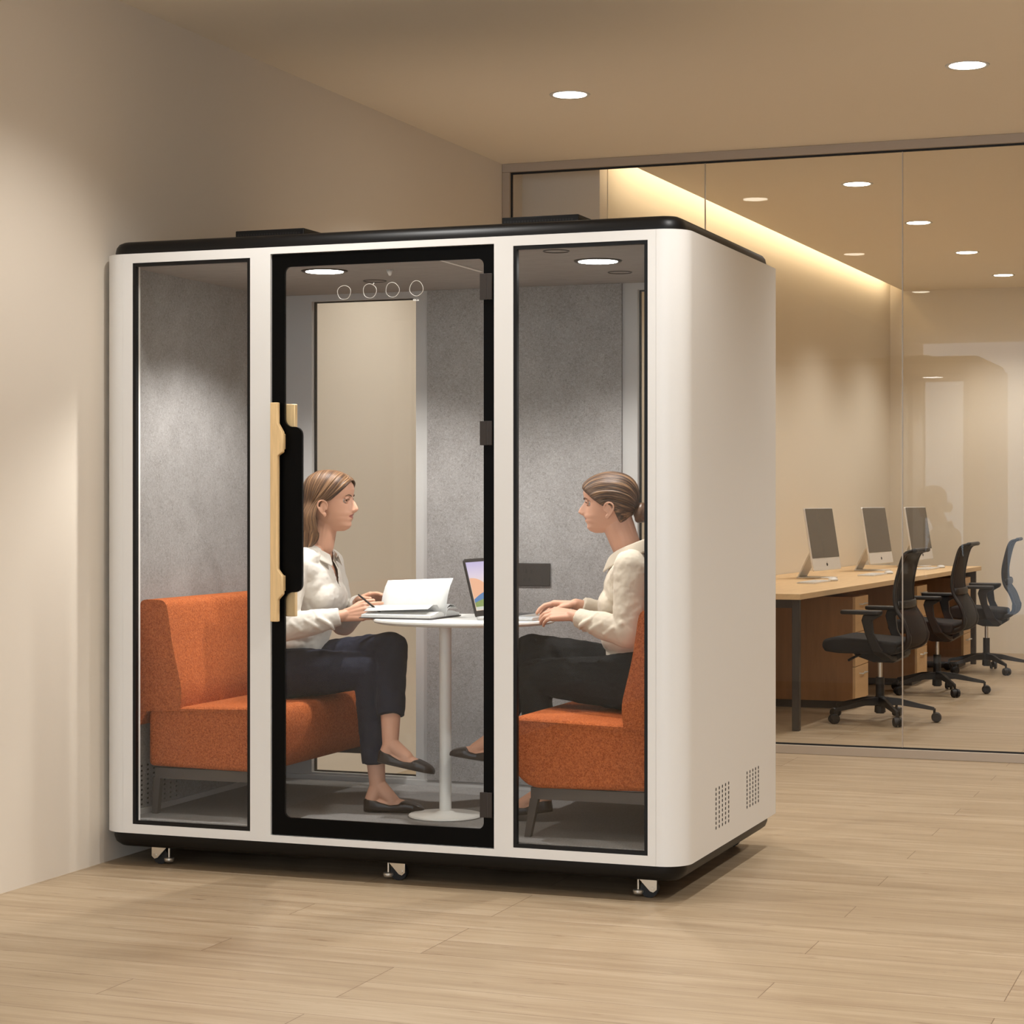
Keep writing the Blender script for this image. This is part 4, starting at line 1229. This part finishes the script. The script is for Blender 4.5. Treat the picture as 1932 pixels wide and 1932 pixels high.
# low bun of wound strands
bc = V((-.116, 0, .078))
bm = nb()
ell(bm, RT @ bc, (.034, .036, .036))
for i, (tilt, rad, r_, ph) in enumerate(((.2, .026, .013, 0), (1.1, .024, .013, 1.3), (-.9, .026, .012, 2.4), (.6, .028, .011, 4.0))):
    pts = []
    for k in range(15):
        a = ph + k / 14 * 4.6
        q = Matrix.Rotation(tilt, 3, 'X') @ V((.010 * math.sin(a * .5), rad * math.cos(a), rad * math.sin(a)))
        pts.append(RT @ (bc + V((.004, 0, 0)) + q))
    chain(bm, pts, [r_ * (.5 + .5 * math.sin(PI * k / 14)) + .002 for k in range(15)], seg=10, hs=3)
bun = remesh('bun', bm, mat('bun_hair', (92, 64, 43), .4, mottle=.35, mscale=55, mstretch=(1, 1, 2.5), bump=.5, bscale=160), rw, .0022, 2)
# pen between thumb and forefinger
bm = nb(); pa, pb = V((.838, .470, .988)), V((.925, .470, .925))
cyl(bm, pa, pb, .0038, .0038, seg=14); cyl(bm, pb, pb + (pb - pa).normalized() * .012, .0036, .0008, seg=14)
cyl(bm, pa + (pb - pa) * .18, pa + (pb - pa) * .22, .0042, seg=14); cyl(bm, pa - (pb - pa).normalized() * .006, pa, .0028, seg=12)
tag(build('pen', bm, M['lapb'], None, auto=40, gloc=tuple((pa + pb) / 2)), 'slim black pen in the hand of the long-haired woman', 'pen')

# ================================================================== OFFICE BEHIND THE GLASS
DA = math.atan(.0478)
def dx(y): return 1.455 + .0478 * (y - 5.244)          # worktop front edge
DTOP = .803
t = thing('long_desk', 'long shared oak desk with dark steel legs along the lit office wall', 'desk', (1.1, 8.0, 0))
bm = nb(); y0, y1 = 5.244, 10.85
def wallx(y): return .46 + .0384 * (y - 4.7) + .004
prism(bm, [(wallx(y0), y0), (dx(y0), y0), (dx(y1), y1), (wallx(y1), y1)], 'z', DTOP - .034, DTOP)
build('worktop', bm, M['deskw'], t, bevel=.002)
for yy in (5.30, 10.72):
    for xx in (dx(yy) - .065, wallx(yy) + .05):
        bm = nb(); box(bm, xx, xx + .042, yy, yy + .05, 0, DTOP - .035); build('leg', bm, M['deskm'], t, bevel=.002)
    bm = nb(); box(bm, wallx(yy) + .05, dx(yy) - .066, yy + .004, yy + .046, DTOP - .085, DTOP - .0345); build('crossbar', bm, M['deskm'], t)
bm = nb()
yy0, yy1 = 5.36, 10.70
prism(bm, [(dx(yy0) - .30, yy0), (dx(yy0) - .26, yy0), (dx(yy1) - .26, yy1), (dx(yy1) - .30, yy1)], 'z', DTOP - .075, DTOP - .0345)
build('support_beam', bm, M['deskm'], t)
# drawer pedestals
def pedestal(yc, label):
    xf = dx(yc) - .035; L_ = .72; PD = .44 if yc < 10 else .40
    t = thing('drawer_pedestal', label, 'drawer cabinet', (xf - L_ / 2, yc + .22, 0), 'desk pedestals')
    bm = nb(); box(bm, xf - L_, xf - .018, yc, yc + PD, .05, DTOP - .080); build('body', bm, M['pedw'], t)
    bm = nb(); box(bm, xf - L_ + .02, xf - .04, yc + .01, yc + PD - .01, 0, .05); build('plinth', bm, M['deskm'], t)
    for (z0, z1) in ((.053, .27), (.274, .49), (.494, DTOP - .082)):
        bm = nb(); box(bm, xf - .018, xf, yc + .002, yc + PD - .002, z0, z1); d = build('drawer', bm, M['pedf'], t, bevel=.001)
        bm = nb(); tube(bm, [(xf, yc + .14, z1 - .05), (xf + .022, yc + .14, z1 - .05), (xf + .022, yc + .30, z1 - .05), (xf, yc + .30, z1 - .05)], .005, 8)
        build('handle', bm, M['chrome'], d)
pedestal(6.70, 'oak drawer pedestal under the near end of the long desk, behind the first chair')
pedestal(8.55, 'oak drawer pedestal under the middle of the long desk, behind the second chair')
pedestal(10.27, 'oak drawer pedestal under the far end of the long desk')
# all-in-one computers
def computer(x, y, yaw, label):
    t = thing('desktop_computer', label, 'computer', (x, y, DTOP), 'desk computers', yaw)
    Wd = .60; Hh = .44; z0 = .057; ti = math.radians(9)
    def pt(u, v, w):   # u across (local y), v up, w forward (+x)
        return V((.0 + w * math.cos(ti) - v * math.sin(ti), u, z0 + v * math.cos(ti) + w * math.sin(ti)))
    def plate(pts, w0, w1):
        bmx = nb(); A = [bmx.verts.new(pt(u, v, w0)) for u, v in pts]; B = [bmx.verts.new(pt(u, v, w1)) for u, v in pts]
        n = len(pts)
        for i in range(n): bmx.faces.new((A[i], A[(i + 1) % n], B[(i + 1) % n], B[i]))
        bmx.faces.new(A[::-1]); bmx.faces.new(B); return bmx
    cs = build('casing', plate(rrect(-Wd / 2, Wd / 2, 0, Hh, .014), -.014, 0), M['silver'], t, world=False, bevel=.003)
    build('screen', plate(rrect(-Wd / 2 + .006, Wd / 2 - .006, .088, Hh - .006, .008), .0002, .0012), M['screen'], t, world=False)
    # small dark fruit-shaped mark on the chin
    pts = [(.0135 * math.cos(a) * (1 + .08 * math.cos(2 * a)) + (.004 if abs(math.cos(a)) > .9 and math.cos(a) > 0 else 0), .040 + .0135 * math.sin(a) * (1 - .12 * math.sin(a) * math.sin(a))) for a in [2 * PI * k / 24 for k in range(24)]]
    bmx = plate(pts, .0002, .0008)
    leafp = [(.000, .056), (.005, .058), (.007, .064), (.002, .062)]
    A = [bmx.verts.new(pt(u, v, .0008)) for u, v in leafp]; bmx.faces.new(A)
    build('chin_emblem', bmx, M['lapb'], t, world=False)
    bm = nb(); prism(bm, rrect(-.20, .04, -.10, .10, .012), 'z', .0005, .008)
    build('stand_foot', bm, M['silver'], t, world=False, bevel=.002)
    bm = nb(); prism(bm, [(-.195, .008), (-.183, .008), (-.045, .27), (-.058, .275)], 'y', -.09, .09)
    build('stand_neck', bm, M['silver'], t, world=False, bevel=.002)
    return t
comps = []
for (x, y, l) in ((1.085, 7.78, 'white all-in-one computer on the long desk, nearest of the three'), (1.155, 9.47, 'white all-in-one computer on the long desk, the middle one'),
                  (1.285, 10.62, 'white all-in-one computer farthest along the desk, partly behind a chair')):
    computer(x, y, math.radians(-6.5), l)
# keyboards and mice
for i, (x, y, w_) in enumerate(((1.165, 6.95, 'nearest'), (1.27, 8.45, 'middle'), (1.42, 9.95, 'farthest'))):
    t = thing('keyboard', {'nearest': 'thin white keyboard on the desk before the nearest computer', 'middle': 'thin white keyboard on the desk before the middle computer', 'farthest': 'thin white keyboard at the far end of the desk, behind the chair back'}[w_], 'keyboard', (x, y, DTOP), 'keyboards', -DA)
    bm = nb(); prism(bm, rrect(-.06, .06, -.21, .21, .008), 'z', .0005, .009); build('tray', bm, M['silver'], t, world=False, bevel=.001)
    bm = nb()
    for a in range(5):
        for c in range(14): box(bm, -.052 + a * .0205, -.052 + a * .0205 + .017, -.2 + c * .0286, -.2 + c * .0286 + .024, .009, .0112)
    build('keys', bm, M['tablew'], t, world=False)
    bm = nb(); ell(bm, (0, 0, .008), (.032, .058, .017), None, 20, 10)
    for v_ in bm.verts:
        if v_.co.z < .001: v_.co.z = .001
    mo = build('computer_mouse', bm, M['tablew'], None, smooth=True, world=False); mo.location = (x + .06, y + .33, DTOP); mo.rotation_euler = (0, 0, -DA)
    tag(mo, 'white mouse on the desk beside the %s keyboard' % w_, 'mouse', 'computer mice')

# office chairs: local frame faces -x
def office_chair():
    t = thing('office_chair', 'x', 'office chair', (0, 0, 0), 'black office chairs at the long desk')
    bd = lambda n, bm, m, p, **k: build(n, bm, m, p, world=False, **k)
    bm = nb()
    cyl(bm, (0, 0, .055), (0, 0, .155), .034, .030, seg=20)
    st = None
    for i in range(5):
        a = 2 * PI * i / 5 + .25
        d = V((math.cos(a), math.sin(a), 0)); n_ = V((-d.y, d.x, 0))
        rows = []
        for (r, z, w_, h_) in ((.02, .125, .030, .026), (.12, .122, .024, .020), (.24, .098, .018, .014), (.325, .082, .014, .010)):
            c = d * r + V((0, 0, z)); rows.append([bm.verts.new(c + n_ * sx * w_ * .8 + V((0, 0, sz * h_))) for sx, sz in ((-1, -1), (1, -1), (.7, 1), (-.7, 1))])
        for A, B in zip(rows, rows[1:]):
            for k in range(4): bm.faces.new((A[k], A[(k + 1) % 4], B[(k + 1) % 4], B[k]))
        bm.faces.new(rows[0][::-1]); bm.faces.new(rows[-1])
    st = bd('star_base', bm, M['chairb'], t, bevel=.003)
    for i in range(5):
        a = 2 * PI * i / 5 + .25; d = V((math.cos(a), math.sin(a), 0)); n_ = V((-d.y, d.x, 0)); c = d * .325
        bm = nb(); cyl(bm, c + V((0, 0, .05)), c + V((0, 0, .085)), .008, seg=10)
        for s in (1, -1): cyl(bm, c + d * .012 + n_ * s * .008 + V((0, 0, .031)), c + d * .012 + n_ * s * .026 + V((0, 0, .031)), .031, .026, seg=20)
        cyl(bm, c + d * .012 - n_ * .01 + V((0, 0, .036)), c + d * .012 + n_ * .01 + V((0, 0, .036)), .022, seg=16)
        bd('caster', bm, M['chairb'], t, auto=40)
    bm = nb(); cyl(bm, (0, 0, .05), (0, 0, .27), .026, .026, seg=20); bd('gas_lift', bm, M['chairb'], t, auto=40)
    bm = nb(); cyl(bm, (0, 0, .27), (0, 0, .37), .014, seg=16); bd('piston', bm, M['chrome'], t, auto=40)
    bm = nb(); prism(bm, [(-.17, .44), (-.13, .40), (-.02, .365), (.10, .365), (.17, .41), (.17, .44), (-.17, .44)], 'y', -.085, .085)
    mc = bd('mechanism', bm, M['chairb'], t, bevel=.008)
    bm = nb(); tube(bm, [(-.10, -.08, .41), (-.11, -.20, .40), (-.13, -.24, .385)], .008, 8); bd('lever', bm, M['chairb'], t)
    prof = rprofile([(-.28, .435), (-.20, .425), (.15, .425), (.165, .50), (.0, .512), (-.22, .525), (-.29, .505), (-.30, .465)], [.01, .02, .03, .03, 0, .03, .03, .02])
    bm = nb(); prism(bm, prof, 'y', -.245, .245); bd('seat', bm, M['chairf'], t, bevel=.02, seg=3)
    # curved back: side rails, top rail, lumbar bar, mesh
    cv = catmull([V((.08, 0, .43)), V((.20, 0, .465)), V((.232, 0, .525)), V((.205, 0, .62)), V((.158, 0, .70)), V((.145, 0, .80)), V((.165, 0, .92)), V((.198, 0, 1.02)), V((.25, 0, 1.045))], 34)
    def wid(i): u = i / 34; return .20 + .035 * math.sin(PI * min(1, u * 1.3)) - .02 * max(0, u - .6)
    for s in (1, -1):
        bm = nb(); tube(bm, [V((p.x, s * wid(i), p.z)) for i, p in enumerate(cv)], [.022 if i < 10 else .014 for i in range(35)], 8, squash=.8)
        bd('back_rail', bm, M['chairb'], t, smooth=True)
    bm = nb(); tube(bm, [V((cv[-1].x, y, cv[-1].z)) for y in np.linspace(-wid(34), wid(34), 7)], .014, 8)
    bd('top_rail', bm, M['chairb'], t, smooth=True)
    bm = nb(); G = []
    for i in range(4, 35):
        p = cv[i]; G.append([bm.verts.new((p.x + .018 * (1 - (2 * j / 8 - 1) ** 2) , (2 * j / 8 - 1) * wid(i), p.z)) for j in range(9)])
    for A, B in zip(G, G[1:]):
        for j in range(8): bm.faces.new((A[j], A[j + 1], B[j + 1], B[j]))
    mo = bd('mesh_back', bm, M['meshw'], t, smooth=True); sm = mo.modifiers.new('s', 'SOLIDIFY'); sm.thickness = .003
    bm = nb(); tube(bm, [V((.150 + .03 * (1 - (y / .22) ** 2) + .012, y, .72)) for y in np.linspace(-.215, .215, 9)], .010, 8, squash=2.6)
    bd('lumbar_bar', bm, M['chairb'], t, smooth=True)
    for s in (1, -1):
        bm = nb(); prism(bm, rrect(-.165, .085, s * .285 - .042, s * .285 + .042, .03), 'z', .665, .69)
        am = bd('armrest', bm, M['chairb'], t, bevel=.008, seg=3)
        bm = nb(); rows = []
        for (x, y, z, a_, c_) in ((.03, .285, .664, .055, .022), (-.005, .285, .63, .032, .018), (.01, .285, .55, .026, .016), (.06, .275, .44, .034, .016), (.10, .20, .40, .030, .016), (.10, .06, .395, .026, .016)):
            rows.append([bm.verts.new((x + q * a_, s * y + w * c_ * (1 if z > .42 else 0), z + (w * c_ if z < .42 else 0))) for q, w in ((-1, -1), (1, -1), (1, 1), (-1, 1))])
        for A, B in zip(rows, rows[1:]):
            for k in range(4): bm.faces.new((A[k], A[(k + 1) % 4], B[(k + 1) % 4], B[k]))
        bm.faces.new(rows[0][::-1]); bm.faces.new(rows[-1])
        bd('armrest_post', bm, M['chairb'], t, bevel=.006)
    return t
oc = office_chair()
for i, (x, y, r, l) in enumerate(((1.775, 6.02, -4, 'black mesh-back office chair on casters, the nearest one at the long desk'),
                                  (1.805, 8.02, -2, 'black mesh-back office chair at the long desk, between the other two'),
                                  (1.885, 9.95, 2, 'black mesh-back office chair at the far end, cut by the picture edge'))):
    c = oc if i == 0 else copy_tree(oc)
    c.location = (x, y, 0); c.rotation_euler = (0, 0, math.radians(r)); c['label'] = l

# ================================================================== WORLD, CAMERA
w = bpy.data.worlds.new('world'); bpy.context.scene.world = w; w.use_nodes = True
w.node_tree.nodes['Background'].inputs[0].default_value = (.86, 1.0, 1.16, 1); w.node_tree.nodes['Background'].inputs[1].default_value = 1.9
cam = bpy.data.cameras.new('camera'); co = bpy.data.objects.new('camera', cam); C.objects.link(co)
cam.sensor_width = 36; cam.lens = 3939.83 / 1932 * 36; cam.shift_y = -21 / 1932; cam.clip_end = 60
co.location = (4.1212, -6.6897, 1.3438); co.rotation_euler = (PI / 2, 0, math.radians(20.4549))
bpy.context.scene.camera = co
vs = bpy.context.scene.view_settings
vs.view_transform = 'Standard'; vs.look = 'None'; vs.exposure = .66; vs.gamma = 1; vs.use_curve_mapping = False
